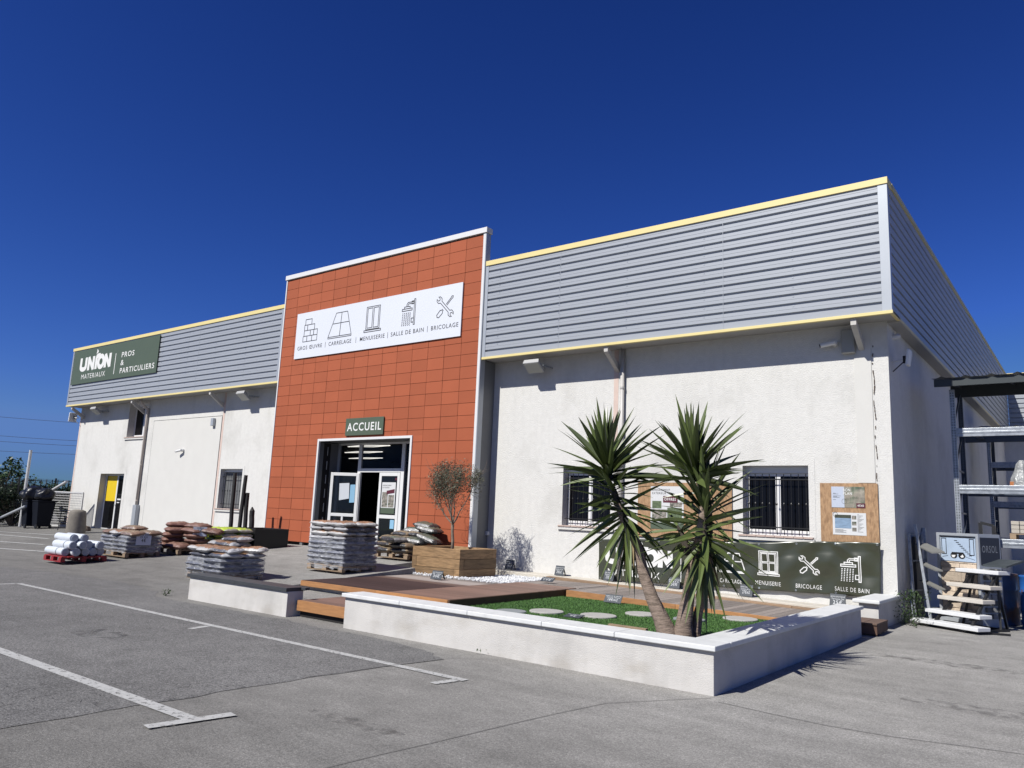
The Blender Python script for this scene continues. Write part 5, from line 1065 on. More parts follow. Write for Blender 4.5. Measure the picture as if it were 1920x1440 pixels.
def film_mat():
    m = bpy.data.materials.new('stretch_film'); m.use_nodes = True; n = m.node_tree; L = n.links; p = n.nodes['Principled BSDF']; p.inputs['Base Color'].default_value = (.42, .43, .46, 1); p.inputs['Roughness'].default_value = .22
    tc = n.nodes.new('ShaderNodeTexCoord'); mp = n.nodes.new('ShaderNodeMapping'); mp.inputs['Scale'].default_value = (3, 3, 14); mp.inputs['Rotation'].default_value = (.15, .1, 0); L.new(tc.outputs['Object'], mp.inputs[0])
    t = n.nodes.new('ShaderNodeTexNoise'); t.inputs['Scale'].default_value = 1.6; t.inputs['Detail'].default_value = 6; t.inputs['Distortion'].default_value = .8; L.new(mp.outputs[0], t.inputs[0])
    r = n.nodes.new('ShaderNodeMapRange'); r.inputs[1].default_value = .35; r.inputs[2].default_value = .7; r.inputs[3].default_value = .12; r.inputs[4].default_value = .62; L.new(t.outputs[0], r.inputs[0])
    b = n.nodes.new('ShaderNodeBump'); b.inputs['Strength'].default_value = .8; b.inputs['Distance'].default_value = .02; L.new(t.outputs[0], b.inputs['Height']); L.new(b.outputs[0], p.inputs['Normal'])
    tr = n.nodes.new('ShaderNodeBsdfTransparent'); mx = n.nodes.new('ShaderNodeMixShader'); L.new(r.outputs[0], mx.inputs[0]); L.new(tr.outputs[0], mx.inputs[1]); L.new(p.outputs[0], mx.inputs[2]); L.new(mx.outputs[0], n.nodes['Material Output'].inputs[0]); return m
FM = film_mat()
def film_wrap(x0, x1, y0, y1, z0, z1, label, seed, rough_bottom=.0):
    q = MB(); per = [(x0, y0), (x1, y0), (x1, y1), (x0, y1)]; pts = []
    for i in range(4):
        a, b = Vector(per[i]), Vector(per[(i+1) % 4]); n_ = 22
        pts += [a.lerp(b, k/n_) for k in range(n_)]
    N_ = len(pts); nz_ = 14; c = Vector(((x0+x1)/2, (y0+y1)/2)); vs = []
    for j in range(nz_+1):
        for p in pts:
            z = z0+(z1-z0)*j/nz_; 
            if j == 0: z += rough_bottom*abs(noise.noise(Vector((p.x*6, p.y*6, seed))))
            k = 1+.012*noise.noise(Vector((p.x*7, p.y*7, z*16+seed)))+.012*math.sin(z*2*math.pi/.098)
            e = c+(p-c)*k; vs.append((e.x, e.y, z))
    q.add(vs, [(j*N_+i, j*N_+(i+1) % N_, (j+1)*N_+(i+1) % N_, (j+1)*N_+i) for j in range(nz_) for i in range(N_)])
    o = q.build('stretch_film', FM, None, smooth=True, loc=(c.x, c.y, z0)); return tag(o, label, 'plastic wrap', 'stretch film round the sack stacks')
film_wrap(-14.00, -12.835, 11.07, 12.03, za+.02, za+.13+.60, 'creased stretch film round the lower half of the tall sack stack', 1, .12)
film_wrap(-14.80, -13.60, 8.70, 9.70, ze+.02, ze+.13+.30, 'creased stretch film round the slumped sack stack', 2, .12)
film_wrap(-20.76, -19.41, 9.74, 10.66, zb+.10, zb+.13+.39, 'creased stretch film round the brown sack stack', 3, .05)
# black box planter with charred posts
K = (-20.0, -18.78, 12.98, 14.1); zk = G4(*K)-.05
bp = thing('black_planter_box', 'black square timber box holding four charred posts', 'planter box', (-19.4, 13.5, zk))
q = MB(); t_ = .05; q.box(K[0], K[1], K[2], K[2]+t_, zk, zk+.55); q.box(K[0], K[1], K[3]-t_, K[3], zk, zk+.55); q.box(K[0], K[0]+t_, K[2]+t_, K[3]-t_, zk, zk+.548); q.box(K[1]-t_, K[1], K[2]+t_, K[3]-t_, zk, zk+.548); q.build('box_sides', black_paint, bp, bev=.004)
bx('soil', dirt, bp, K[0]+t_, K[1]-t_, K[2]+t_, K[3]-t_, zk+.1, zk+.47)
char = mat('charred_wood', (.014, .013, .013), .7, var=.3, vs=8, bump=.8, bs=18, stretch=(1, 1, .3))
for i, (ub, vb, ut, vt, rr, lb) in enumerate(((431, 1003, 441, 887, .060, 'thickest charred post on the left'), (447, 1004, 461, 891, .058, 'tallest leaning charred post'), (458, 1006, 464, 924, .062, 'medium charred post second from the right'), (470, 1008, 473, 958, .075, 'shortest pointed charred post on the right'))):
    b_ = PY(ub, vb, 13.55+i*.10); t_ = PY(ut, vt, 13.55+i*.10); q = MB(); d = (t_-b_); pts = [b_-Vector((0, 0, .08))]+[b_+d*k/5+Vector((rnd.gauss(0, .008), 0, 0)) for k in range(1, 6)]
    if i == 3: pts.append(t_+Vector((-.02, 0, .12)))
    q.tube(pts, [rr]*(len(pts)-1)+[rr*.9 if i < 3 else .015], 12); tag(q.build('charred_post', char, None, loc=b_), lb+' standing in the black box', 'post', 'charred posts in the black box')
# ================================================================ far left yard
c = GP(141, 1000); q = MB(); q.lathe([(.33, -.1), (.33, .0), (.31, .35), (.29, .62), (.275, .74), (.25, .80), (.15, .84), (.02, .85)], (c.x, c.y, c.z), 20); q.build('concrete_bollard', conc, None, smooth=True, loc=c); tag(bpy.data.objects['concrete_bollard'], 'thick weathered concrete bollard at the left corner of the building', 'bollard')
c = GP(152, 998); q = MB(); q.lathe([(.22, -.05), (.20, .1), (.15, .19), (.04, .22)], (c.x-.6, c.y+.4, c.z), 9); tag(q.build('rock', mat('rock_brown', (.10, .075, .06), .9, var=.3, vs=9), None, loc=c), 'small dark stone between the bollard and the office door', 'stone')
fence_m = mat('fence_dark', (.03, .035, .04), .5)
def fence(a, b, h, label, barstep=.055, mt=fence_m, posts=4):
    a = Vector(a); b = Vector(b); t = thing('mesh_fence', label, 'fence', a); q = MB(); n_ = int((b-a).length/barstep)
    for i in range(n_): p = a.lerp(b, i/n_); p.z = G(p.x, p.y); q.bar(p, p+Vector((0, 0, h)), .007, .007)
    for z in (.05, h*.35, h*.7, h-.03): q.bar(a+Vector((0, 0, G(a.x, a.y)+z)), b+Vector((0, 0, G(b.x, b.y)+z)), .012, .02)
    q.build('mesh_panel', mt, t); q = MB()
    for i in range(posts+1): p = a.lerp(b, i/posts); p.z = G(p.x, p.y); q.box(p.x-.03, p.x+.03, p.y-.03, p.y+.03, p.z, p.z+h+.05)
    q.build('posts', mt, t)
fence((-35.8, 10.2, 0), (-38.6, 17.2, 0), 2.0, 'dark welded mesh fence along the left edge of the yard')
bf_ = thing('board_fence', 'dark vertical board fence behind the white mesh gate', 'fence', (-42, 19, .2)); q = MB()
for i in range(60): p = Vector((-44.2, 10, .2)).lerp(Vector((-40, 24, .2)), i/60); q.bar(p, p+Vector((0, 0, 2.15+rnd.uniform(-.02, .02))), .20, .03, up=(.3, .95, 0))
q.build('boards', mat('fence_board', (.045, .040, .045), .8, var=.2, vs=4), bf_)
# white mesh gate panel
ga, gb = GP(87, 986), GP(131, 989); ga = Vector((-34.95, 14.0, .26)); gb = Vector((-35.3, 15.75, .28))
ga = GP(86, 987); gdir = Vector((.86, .50, 0)).normalized()
gt = thing('mesh_gate', 'white framed mesh gate panel leaning at the left corner of the building', 'gate', ga); q = MB(); gb = ga+gdir*1.5; H = 1.45
for p, q_ in ((ga, ga+Vector((0, 0, H))), (gb, gb+Vector((0, 0, H))), (ga+Vector((0, 0, .05)), gb+Vector((0, 0, .05))), (ga+Vector((0, 0, H)), gb+Vector((0, 0, H)))): q.bar(p, q_, .05, .05)
q.build('gate_frame', white_paint, gt); q = MB()
for i in range(1, 15): q.bar(ga+Vector((0, 0, i*.1)), gb+Vector((0, 0, i*.1)), .012, .03)
for i in range(1, 22): p = ga.lerp(gb, i/22); q.bar(p+Vector((0, 0, .05)), p+Vector((0, 0, H)), .007, .007)
q.build('mesh_infill', mat('mesh_grey', (.5, .5, .5), .5), gt); bx('latch', white_paint, gt, ga.x-.08, ga.x+.08, ga.y-.05, ga.y+.08, ga.z+.78, ga.z+.95)
def wheelie(c, label, mt):
    t = thing('wheeled_bin', label, 'bin', c, 'wheeled bins by the fence'); q = MB(); x, y, z = c
    q.hexa([(x-.22, y-.25, z+.08), (x+.22, y-.25, z+.08), (x+.22, y+.25, z+.08), (x-.22, y+.25, z+.08)], [(x-.29, y-.34, z+1.05), (x+.29, y-.34, z+1.05), (x+.29, y+.34, z+1.05), (x-.29, y+.34, z+1.05)]); q.build('bin_body', mt, t, bev=.03)
    q = MB(); q.box(x-.31, x+.31, y-.36, y+.36, z+1.05, z+1.11); q.build('rim', mt, t, bev=.02)
    for s_ in (-1, 1): q = MB(); q.tube([(x+.18, y+s_*.24, z+.08), (x+.18, y+s_*.29, z+.08)], .085, 12); q.build('wheel', plastic_black, t)
binm = mat('bin_dark', (.007, .009, .016), .6, spec=.15)
c1, c2 = GP(56, 990), GP(76, 991)
wheelie(c1, 'dark wheeled bin heaped with a black bag, next to the white pole', binm); wheelie(c2, 'dark wheeled bin closer to the white gate', binm)
bagm = mat('bin_bag', (.008, .009, .013), .35, spec=.35, bump=.6, bs=5, bdist=.06)
for i, (cc, lb) in enumerate(((c1, 'crumpled black refuse bag on the bin by the white pole'), (c2, 'crumpled black refuse bag on the bin by the white gate'))):
    bm = bmesh.new(); bmesh.ops.create_icosphere(bm, subdivisions=4, radius=.46-.08*i); me = bpy.data.meshes.new('refuse_bag')
    for v in bm.verts: n_ = noise.noise(v.co*4+Vector((i*5, 0, 0)))*.14+abs(noise.noise(v.co*7))*.05; v.co = v.co*(1+n_*1.8); v.co.z *= .75
    bm.to_mesh(me); bm.free(); me.materials.append(bagm); [setattr(p_, 'use_smooth', True) for p_ in me.polygons]; o = bpy.data.objects.new('refuse_bag', me); COL.objects.link(o); o.location = (cc.x, cc.y, cc.z+1.32); tag(o, lb, 'refuse bag', 'refuse bags on the bins')
def pole(name, pts, r_, mt, label, cat='pole'):
    q = MB(); q.tube(pts, r_, 10); return tag(q.build(name, mt, None, smooth=False, loc=pts[0]), label, cat)
b_ = GP(37, 988); yb = b_.y
pole('steel_pole', [b_, PY(58, 844, yb)], .06, mat('pole_white', (.62, .62, .62), .4), 'tall white pole leaning slightly in front of the hedge')
pole('barrier_arm', [PY(-30, 985, yb-.7), PY(48, 949, yb-.4)], .05, mat('pole_grey', (.4, .42, .45), .4), 'thick grey bar slanting up from the left edge past the white pole', 'bar')
pole('boom', [PY(86, 926, yb+.6), PY(125, 903, yb+.6)], .055, mat('pole_white', (.62, .62, .62), .4), 'short white bar with a black end above the refuse bags', 'bar')
pole('handle_rod', [GP(108, 994), PY(117, 950, GP(108, 994).y+.1)], .015, dark_metal, 'thin dark rod leaning on the white gate', 'rod')
def leafy(name, label, cat, base, crown, n_, ls, col, seed, trunk_r=.06, group=None, cl=9):
    r_ = random.Random(seed); t = thing(name, label, cat, base, group); cx, cy, cz, rx, ryy, rz = crown; q = MB(); base = Vector(base); cents = []
    for i in range(cl):
        v = Vector((r_.gauss(0, 1), r_.gauss(0, 1), r_.gauss(0, 1))).normalized()*r_.uniform(.35, .95); c = Vector((cx+v.x*rx, cy+v.y*ryy, cz+v.z*rz)); cents.append((c, r_.uniform(.28, .5)))
        mid = base.lerp(c, .5)+Vector((r_.gauss(0, .08), r_.gauss(0, .08), .1)); q.tube([base, mid, c], [trunk_r, trunk_r*.55, trunk_r*.2], 6)
    q.build('trunk', mat('bark', (.09, .07, .05), .9), t); vs = []; fs = []
    for i in range(n_):
        c, s_ = cents[r_.randrange(cl)]; v = Vector((r_.gauss(0, 1), r_.gauss(0, 1), r_.gauss(0, 1))).normalized()*r_.random()**.45; p = c+Vector((v.x*rx*s_, v.y*ryy*s_, v.z*rz*s_))
        d = Vector((r_.gauss(0, 1), r_.gauss(0, 1), r_.gauss(-.1, .6))).normalized(); l = ls*r_.uniform(.7, 1.2); sd = d.cross(Vector((r_.random(), r_.random(), 1))).normalized()*l*.3; k = len(vs); vs += [p, p+d*l*.5+sd, p+d*l, p+d*l*.5-sd]; fs.append((k, k+1, k+2, k+3))
    m_ = MB(); m_.v = [Vector(v) for v in vs]; m_.f = fs; m_.build('crown', mat(name+'_leaf', col, .55, rnd_=.4, island=True), t, flip=False)
leafy('broadleaf_tree', 'dark green fig-like tree rising behind the mesh fence', 'tree', (-37.6, 13.2, .25), (-37.9, 13.6, 1.95, 1.05, 1.3, .95), 3600, .17, (.035, .072, .022), 3, cl=22)
leafy('hedge_shrub', 'low dark shrub behind the refuse bags and bins', 'shrub', (-36.9, 15.6, .25), (-37.2, 15.6, 1.35, .9, 1.2, .75), 3200, .14, (.026, .05, .018), 5, cl=20)
leafy('creeper_shrub', 'dark creeper behind the white pole at ground level', 'shrub', (-36.6, 13.4, .25), (-36.7, 13.4, 1.0, .5, 1.2, .9), 2600, .12, (.022, .04, .016), 6, cl=16)
for i, (xx, yy) in enumerate(((-70, 30), (-74, 38), (-66, 24), (-80, 46), (-84, 60))): leafy('distant_tree', ['distant tree hazy behind the left fence, tallest', 'distant tree hazy behind the left fence, second', 'distant tree behind the left fence, near the frame edge', 'distant tree behind the left fence, towards the building', 'most distant tree low beside the building corner'][i], 'tree', (xx, yy, 0), (xx, yy, 1.3, 3, 3, 1.5-.1*i), 1500, .4, (.06, .08, .045), 20+i, group='distant trees', cl=14)
for i, (v0, v1) in enumerate(((782, 793), (817.5, 827), (828, 836.5), (846, 852.5))):
    a = O0+ray(0, v0).normalized()*110; b = O0+ray(144, v1).normalized()*110; d = b-a; pts = []
    for k in range(13): s_ = -2+k*.4; p = a+d*s_; p.z += .12*(s_-.5)**2; pts.append(p)
    q = MB(); q.tube(pts, .022, 5); tag(q.build('power_line', mat('cable', (.06, .07, .10), .6), None, loc=a), ['highest', 'second highest', 'third highest', 'lowest'][i]+' overhead cable crossing the sky left of the building', 'cable', 'overhead cables')

# ================================================================ right yard
rk = thing('pallet_rack', 'tall galvanised pallet rack with roof, nearest against the side wall', 'rack', (-2.3, 17.5, 0), 'pallet racks along the side wall')
shaded_blue_steel = mat('rack_shaded_steel', (.07, .09, .13), .5, .3, var=.1, vs=6)  # dark blue-grey, puts the shade on the rear members into their colour
XA, XB, YA, YB = -2.28, .75, 17.5, 18.6
def upright(x, y, nm='upright'):
    q = MB(); q.box(x-.045, x+.045, y, y+.004, 0, 4.45); q.box(x-.047, x-.043, y+.005, y+.07, 0, 4.45); q.box(x+.043, x+.047, y+.005, y+.07, 0, 4.45); o = q.build(nm, galv if y == YA else shaded_blue_steel, rk)
    q = MB()
    for i in range(80): q.box(x-.03, x-.014, y-.002, y-.0005, .1+i*.054, .122+i*.054); q.box(x+.014, x+.03, y-.002, y-.0005, .1+i*.054, .122+i*.054)
    q.build('slots', black_gap, o)
for x in (XA, XB):
    for y in (YA, YB): upright(x, y)
    q = MB()
    for i in range(5): z0 = .3+i*.85; q.bar((x, YA+.04, z0), (x, YB+.03, z0+.8), .03, .03); q.bar((x, YA+.04, z0), (x, YB+.03, z0), .03, .03)
    q.build('bracing', shaded_blue_steel, rk)
for z in (1.36, 2.37, 3.49):
    for y, mt in ((YA-.045, galv), (YB+.08, shaded_blue_steel)):
        q = MB(); q.box(XA+.048, XB-.048, y, y+.04, z, z+.06); q.box(XA+.048, XB-.048, y-.008, y+.04, z+.061, z+.10); q.box(XA+.048, XB-.048, y, y+.04, z+.101, z+.165); q.build('beam', mt, rk, bev=.004)
q = MB()
for z in (1.42, 2.43, 3.55): q.box(XA+.3, XA+.4, YA, YB+.08, z, z+.03); q.box(XB-.5, XB-.4, YA, YB+.08, z, z+.03); q.box(XA+1.3, XA+1.4, YA, YB+.08, z, z+.03)
q.build('crossbar', shaded_blue_steel, rk)
dr = mat('dark_roof_sheet', (.05, .06, .065), .5, .3)
q = MB(); vs = []; nn = 44
for i in range(nn+1):
    x = XA-.28+i*(XB-XA+.7)/nn; b_ = .035 if i % 5 == 2 else 0
    vs += [(x, YA-.45, 4.62+b_), (x, YB+.5, 4.86+b_)]
q.add(vs, [(2*i, 2*i+2, 2*i+3, 2*i+1) for i in range(nn)]); o = q.build('roof_sheet', dr, rk); sm = o.modifiers.new('s', 'SOLIDIFY'); sm.thickness = .004
q = MB(); q.box(XA-.25, XB+.4, YA-.40, YA-.34, 4.46, 4.60); q.box(XA-.2, XB+.4, YB+.3, YB+.36, 4.5, 4.78)
for x in (XA, -1.3, -.3, XB): q.hexa([(x-.02, YA-.33, 4.50), (x+.02, YA-.33, 4.50), (x+.02, YB+.3, 4.70), (x-.02, YB+.3, 4.70)], [(x-.02, YA-.33, 4.60), (x+.02, YA-.33, 4.60), (x+.02, YB+.3, 4.80), (x-.02, YB+.3, 4.80)])
q.build('roof_frame', dr, rk)
r2 = copy_tree(rk); r2.location = (-2.55, 26.0, 0); r2['label'] = 'second galvanised pallet rack, just behind the nearest one'
def minipallet(c, label, stones):
    t = thing('brick_pallet', label, 'pallet', c, 'small pallets on the rack'); x, y, z = c; q = MB()
    for i in range(6): q.box(x-.4, x+.5, y-.3+i*.11, y-.22+i*.11, z+.09, z+.11)
    for i in range(3): q.box(x-.4+i*.4, x-.3+i*.4, y-.3, y+.35, z, z+.089)
    q.build('boards', oldwood, t)
minipallet((-1.05, 17.85, 1.53), 'wooden pallet on the rack beam carrying pale blocks', 1)
blockm = mat('pale_block', (.55, .50, .43), .85, var=.12, vs=12, rnd_=.2, island=True)
for k, (x, z) in enumerate([(-1.42+.14*i, 1.645+.075*j) for i in range(7) for j in range(2)]+[(-1.42, 1.80), (-1.28, 1.80)]):
    tag(bx('paving_block', blockm, None, x, x+.13, 17.55, 17.9, z, z+.07, bev=.006, loc=(x, 17.6, z)), 'pale paving block stacked on the rack pallet', 'block', 'paving blocks on the rack pallet')
film = mat('plastic_film', (.32, .33, .34), .2, var=.3, vs=5, bump=1, bs=9, bdist=.05)
q = MB(); c = PY(1908, 920, 17.6); q.lathe([(.22, 0), (.20, .15), (.13, .3), (.10, .42), (.04, .5)], (c.x+.08, c.y+.2, 2.54), 9); tag(q.build('wrapped_goods', film, None, loc=(c.x, c.y, 2.54)), 'goods wrapped in crinkled plastic film on the middle rack beam', 'package')
q = MB(); q.box(c.x-.12, c.x+.14, c.y+.05, c.y+.3, 2.54, 2.62); tag(q.build('cardboard_tray', mat('orange_box', (.45, .16, .05), .7), None, loc=(c.x, c.y, 2.54)), 'small orange cardboard tray beside the film-wrapped goods on the rack', 'box')
# stone display tower
dt = thing('display_stand', 'tall grey display stand with a pale interior picture over sandstone cladding samples', 'display stand', (-2.1, 16.3, 0))
a = Vector((-2.52, 16.42, 0)); ex = (Vector((-1.80, 15.98, 0))-a); Wd = ex.length; ex.normalize(); ey = Vector((-ex.y, ex.x, 0)); Td = Matrix((( ex.x, ey.x, 0, a.x), (ex.y, ey.y, 0, a.y), (0, 0, 1, 0), (0, 0, 0, 1)))
HH = 1.60; DD = .55
q = MB(); q.T = Td; q.box(0, .06, 0, DD, 0, HH); q.box(Wd-.05, Wd, 0, DD, 0, HH) ; q.box(.06, Wd-.05, 0, DD, HH-.05, HH); q.box(.06, Wd-.05, .03, .05, .05, HH-.05); q.box(.06, Wd-.05, 0, .03, .03, .10); q.build('cabinet', flash, dt, bev=.004)
bluish = mat('picture_pale', (.42, .52, .66), .5, var=.12, vs=3)
q = MB(); q.T = Td; q.box(.08, Wd-.07, .015, .028, 1.10, 1.53); pic = q.build('picture', bluish, dt)
df = lambda x, z, l=0: Td @ Vector((x, .012-l, z))
q = MB(); 
for r_ in (rect(.10, 1.22, .19, 1.50), rect(Wd-.18, 1.22, Wd-.10, 1.50)): ribbon(q, r_, .012, df, True)
ribbon(q, [(.08, 1.525), (Wd-.07, 1.525)], .018, df)
for i in range(9): q.add([df(*p) for p in rect(.36+i*.035, 1.46-i*.032, .42+i*.035, 1.472-i*.032)], [(0, 1, 2, 3)])
for cx in (.34, .50): q.add([df(cx+.07*math.cos(t*.52), 1.20+.055*math.sin(t*.52), .0005*(cx > .4)) for t in range(12)], [tuple(range(12))])
ribbon(q, [(.30, 1.245), (.54, 1.245)], .028, df, lay=.0015); ribbon(q, [(.10, 1.165), (.22, 1.19)], .006, df); ribbon(q, [(.56, 1.19), (Wd-.09, 1.14)], .006, df)
q.build('picture_lines', black_paint, pic); q = MB()
q.add([df(*p, .003) for p in [(.29, 1.205), (.38, 1.21), (.355, 1.165), (.31, 1.165)]], [(0, 1, 2, 3)]); q.add([df(*p, .003) for p in [(.47, 1.185), (.52, 1.225), (.545, 1.18), (.50, 1.165)]], [(0, 1, 2, 3)])
q.build('picture_highlights', white_pvc, pic)
sandm = mat('sandstone', (.56, .46, .36), .9, var=.18, vs=10, rnd_=.22, island=True, bump=.9, bs=22, bdist=.012)
q = MB(); q.T = Td; z = .12; rr = random.Random(4)
while z < 1.07:
    h = rr.uniform(.06, .17); x = .07
    while x < Wd-.07:
        wd = rr.uniform(.16, .48); x2 = min(x+wd, Wd-.055); y_ = rr.uniform(-.015, .010); h2 = min(h, 1.09-z)
        q.hexa([(x+.004, y_, z+.004), (x2-.004, y_+rr.uniform(-.006, .006), z+.004), (x2-.004, .029, z+.004), (x+.004, .029, z+.004)], [(x+.004, y_, z+h2-.003+rr.uniform(-.008, 0)), (x2-.004, y_, z+h2-.003), (x2-.004, .029, z+h2-.003), (x+.004, .029, z+h2-.003)]); x = x2
    z += h
q.build('stone_samples', sandm, dt, bev=.006)
sf_ = lambda x, z, l=0: Td @ Vector((Wd+.004+l, x, z))
q = MB(); q.add([sf_(*p) for p in rect(.04, 1.06, DD-.03, 1.54)], [(0, 1, 2, 3)]); q.build('dark_side_panel', mat('navy_panel', (.02, .025, .04), .4), dt)
q = MB(); put_text(q, 'ORSOL', .08, 1.28, .12, lambda x, z, l=0: sf_(x, z, .003), .38); q.build('lettering', mat('grey_letters', (.3, .32, .35), .5), dt)
q = MB(); q.T = Td; rr = random.Random(8)
for i in range(8):
    for j in range(3): x, z = .08+j*.14, .15+i*.11; q.hexa([(Wd, x, z), (Wd+.04, x+.01, z), (Wd+.05, x+.11, z), (Wd, x+.12, z)], [(Wd, x, z+.08), (Wd+rr.uniform(.02, .05), x+.01, z+.085), (Wd+.04, x+.11, z+.08), (Wd, x+.12, z+.08)])
q.build('grey_stone_samples', mat('grey_stone', (.2, .2, .2), .7, rnd_=.5, island=True, var=.2, vs=9), dt, bev=.006)
# stair of coping samples
sd = thing('coping_display', 'black steel stair display carrying five pale coping slabs and a dark one', 'display stand', (-2.1, 15.1, 0))
SL = [((1706, 1170), (1834, 1191), 15.35, 14.72), ((1734, 1147), (1837, 1162), 15.5, 14.98), ((1757, 1122), (1843, 1134), 15.6, 15.17), ((1774, 1098), (1857, 1107), 15.72, 15.3), ((1791, 1070), (1872, 1080), 15.85, 15.45)]
bk_ = Vector((.50, .86, 0)); fronts = []
for i, ((u0, v0), (u1, v1), ya, yb_) in enumerate(SL):
    a = PY(u0, v0, ya); b = PY(u1, v1, yb_); z = (a.z+b.z)/2; z = max(z, .05); a.z = z; b.z = z; dpt = .30; t_ = .062
    q = MB(); q.hexa([a, b, b+bk_*dpt, a+bk_*dpt], [p+Vector((0, 0, t_)) for p in (a, b, b+bk_*dpt, a+bk_*dpt)]); q.build('slab', mat('slab_white', (.72, .73, .74), .6, var=.06, vs=8) if i not in (2, 3) else mat('slab_cream', (.60, .56, .50), .7, var=.06, vs=8), sd, bev=.008); fronts.append((a.lerp(b, .25)+bk_*.15, a.lerp(b, .80)+bk_*.15))
u = PY(1842, 1062, 15.7); z = u.z; a = Vector((u.x, u.y, z)); b = a+Vector((.36, -.12, 0)); q = MB(); q.hexa([a, b, b+bk_*.45+Vector((0, 0, .10)), a+bk_*.45+Vector((0, 0, .10))], [p+Vector((0, 0, .03)) for p in (a, b, b+bk_*.45+Vector((0, 0, .10)), a+bk_*.45+Vector((0, 0, .10)))]); q.build('dark_slab', mat('slab_dark', (.05, .06, .065), .5), sd)
q = MB()
for k in (0, 1):
    lo = fronts[0][k]-Vector((0, 0, .03)); hi = fronts[4][k]-Vector((0, 0, .03)); q.bar(lo, hi, .04, .04); q.bar(hi+bk_*.05, Vector((lo.x, lo.y, .0))+bk_*.75, .035, .035); q.bar(Vector((lo.x, lo.y, .02)), Vector((lo.x, lo.y, .02))+bk_*.95, .04, .04)
    for i in range(5): q.bar(fronts[i][k]-Vector((0, 0, .03))-bk_*.12, fronts[i][k]-Vector((0, 0, .03))+bk_*.14, .03, .03)
q.bar(Vector((fronts[0][0].x, fronts[0][0].y, .02))+bk_*.9, Vector((fronts[0][1].x, fronts[0][1].y, .02))+bk_*.9, .04, .04); q.bar(fronts[4][1]+Vector((0, 0, -.05)), Vector((fronts[4][1].x+.1, fronts[4][1].y+.3, 0)), .04, .04)
q.bar(Vector((fronts[0][1].x, fronts[0][1].y, .02)), Vector((fronts[0][1].x+.55, fronts[0][1].y+.15, .02)), .03, .03); q.build('steel_frame', black_paint, sd)
# grey shelf display in the shade
gd = thing('shelf_display', 'dull grey shelf stand with three sample boards in the shade of the side wall', 'display stand', (-2.75, 16.3, 0)); q = MB()
for (u0, v0, u1, v1, yy) in ((1704, 1000, 1716, 1160, 16.3), (1716, 983, 1745, 1160, 16.35), (1733, 990, 1741, 1130, 16.9), (1731, 990, 1716, 1060, 17.0)): q.bar(PY(u0, v0, yy), PY(u1, v1, yy-.15), .045, .045)
for (u0, v0, u1, v1, yy) in ((1704, 1000, 1736, 1001, 16.3), (1706, 1052, 1738, 1050, 16.3), (1712, 1108, 1745, 1104, 16.3)): q.bar(PY(u0, v0, yy), PY(u1, v1, yy+.3), .025, .025)
q.build('stand_frame', galv, gd)
for i, (u0, v0, u1, v1) in enumerate(((1715, 1022, 1747, 1038), (1719, 1055, 1753, 1071), (1724, 1089, 1758, 1106))):
    a = PY(u0, v0, 16.45); b = PY(u1, v1, 15.95); q = MB(); dd = Vector((.20, .08, .02)) if i == 0 else Vector((.12, .05, 0)); q.hexa([a, b, b+dd, a+dd], [p+Vector((0, 0, .025)) for p in (a, b, b+dd, a+dd)]); q.build('sample_board', mat('board_grey', (.19, .19, .18), .7, var=.1, vs=9), gd)
q = MB(); q.box(-2.95, -2.9, 16.55, 17.2, .0, 1.5); q.build('back_panel', mat('panel_dark', (.03, .032, .036), .6), gd)
for i, (u0, v0, u1, v1, lb) in enumerate(((1706, 1108, 1713, 1163, 'thin grey tube leaning in the corner behind the weeds'), (1708, 1090, 1718, 1162, 'thicker grey tube leaning beside the thin one behind the weeds'))):
    pole('metal_tube', [PY(u0, v0, 16.0), GP(u1, v1+2)], .018+.008*i, galv, lb, 'tube')
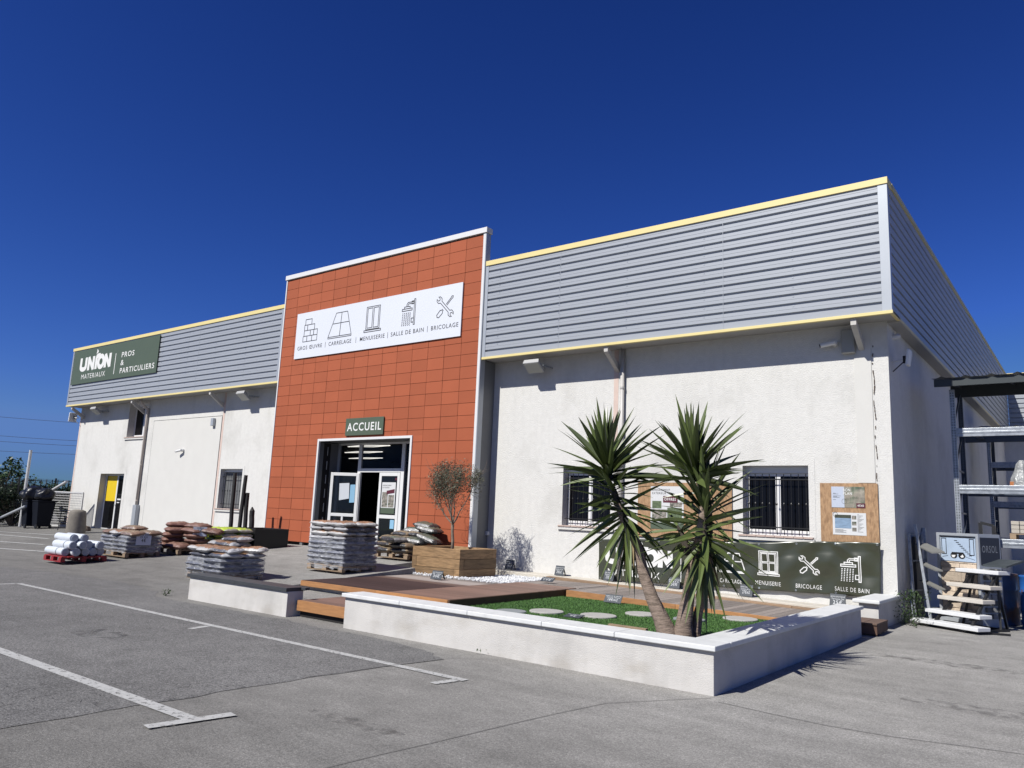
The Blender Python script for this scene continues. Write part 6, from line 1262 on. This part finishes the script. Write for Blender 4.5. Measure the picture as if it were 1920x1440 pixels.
# barrels
def barrel(c, label, mt, top):
    t = thing('barrel', label, 'barrel', c, 'blue steel barrels by the rack'); q = MB(); q.lathe([(.29, 0), (.295, .01), (.285, .03), (.285, .29), (.298, .31), (.285, .33), (.285, .60), (.298, .62), (.285, .64), (.285, .87), (.297, .89), (.29, .905)], c, 28); o = q.build('drum', mt, t, smooth=True)
    q = MB(); q.lathe([(.27, 0), (.27, .004)], (c[0], c[1], c[2]+.906), 24); q.build('lid', top, t)
rust = mat('rusty_blue', (.05, .10, .21), .6, col2=(.16, .085, .06), c2s=3.5, c2lo=.50, c2hi=.60, stretch=(1, 1, .7), var=.2, vs=8); blued = mat('blue_drum', (.02, .12, .42), .45, var=.15, vs=5, col2=(.12, .06, .04), c2s=6, c2lo=.62, c2hi=.7)
barrel((-1.62, 17.15, 0), 'rusty blue barrel half hidden by the display stand', rust, rust); barrel((-1.00, 16.75, 0), 'brighter blue barrel at the right edge of the picture', blued, blued)
# black frame behind
q = MB(); a = PY(1838, 980, 17.2); b = PY(1863, 986, 17.2)
for p in (a, b): q.bar(Vector((p.x, p.y, 0)), p, .06, .06)
q.bar(a, b, .05, .05); tag(q.build('steel_hoop', black_paint, None, loc=(a.x, a.y, 0)), 'black steel hoop frame behind the display stand', 'frame')
# weeds
def weeds(c, n_, h, label, seed, col=(.05, .09, .025), spread=.2):
    r_ = random.Random(seed); vs = []; fs = []
    for i in range(n_):
        p = Vector((c[0]+r_.gauss(0, spread*.5), c[1]+r_.gauss(0, spread), c[2]))+Vector((0, 0, r_.random()**1.3*h)); d = Vector((r_.gauss(0, .7), r_.gauss(0, .7), r_.uniform(0, 1))).normalized(); l = r_.uniform(.03, .08); sd = d.cross(Vector((.3, .5, .8))).normalized()*.010; k = len(vs); vs += [p, p+d*l*.5+sd, p+d*l, p+d*l*.5-sd]; fs.append((k, k+1, k+2, k+3))
    m_ = MB(); m_.v = vs; m_.f = fs; tag(m_.build('weeds', mat('weed_leaf', col, .7, rnd_=.4, island=True), None, flip=False, loc=c), label, 'weeds', kind='stuff')
weeds((-2.80, 15.35, 0), 900, .55, 'dark weeds growing at the right corner of the building', 1, spread=.22); weeds((-3.05, 13.75, 0), 140, .14, 'dry tuft of weeds at the foot of the pier wall', 2, (.15, .13, .05), .10)
weeds(tuple(GP(912, 1224)), 50, .05, 'tiny weed tuft in the crack at the foot of the planter wall', 3, (.06, .06, .03), .08); weeds(tuple(GP(313, 1117)), 40, .08, 'tiny dry weed tuft on the tarmac left of the black-capped wall', 4, (.10, .09, .05), .05)
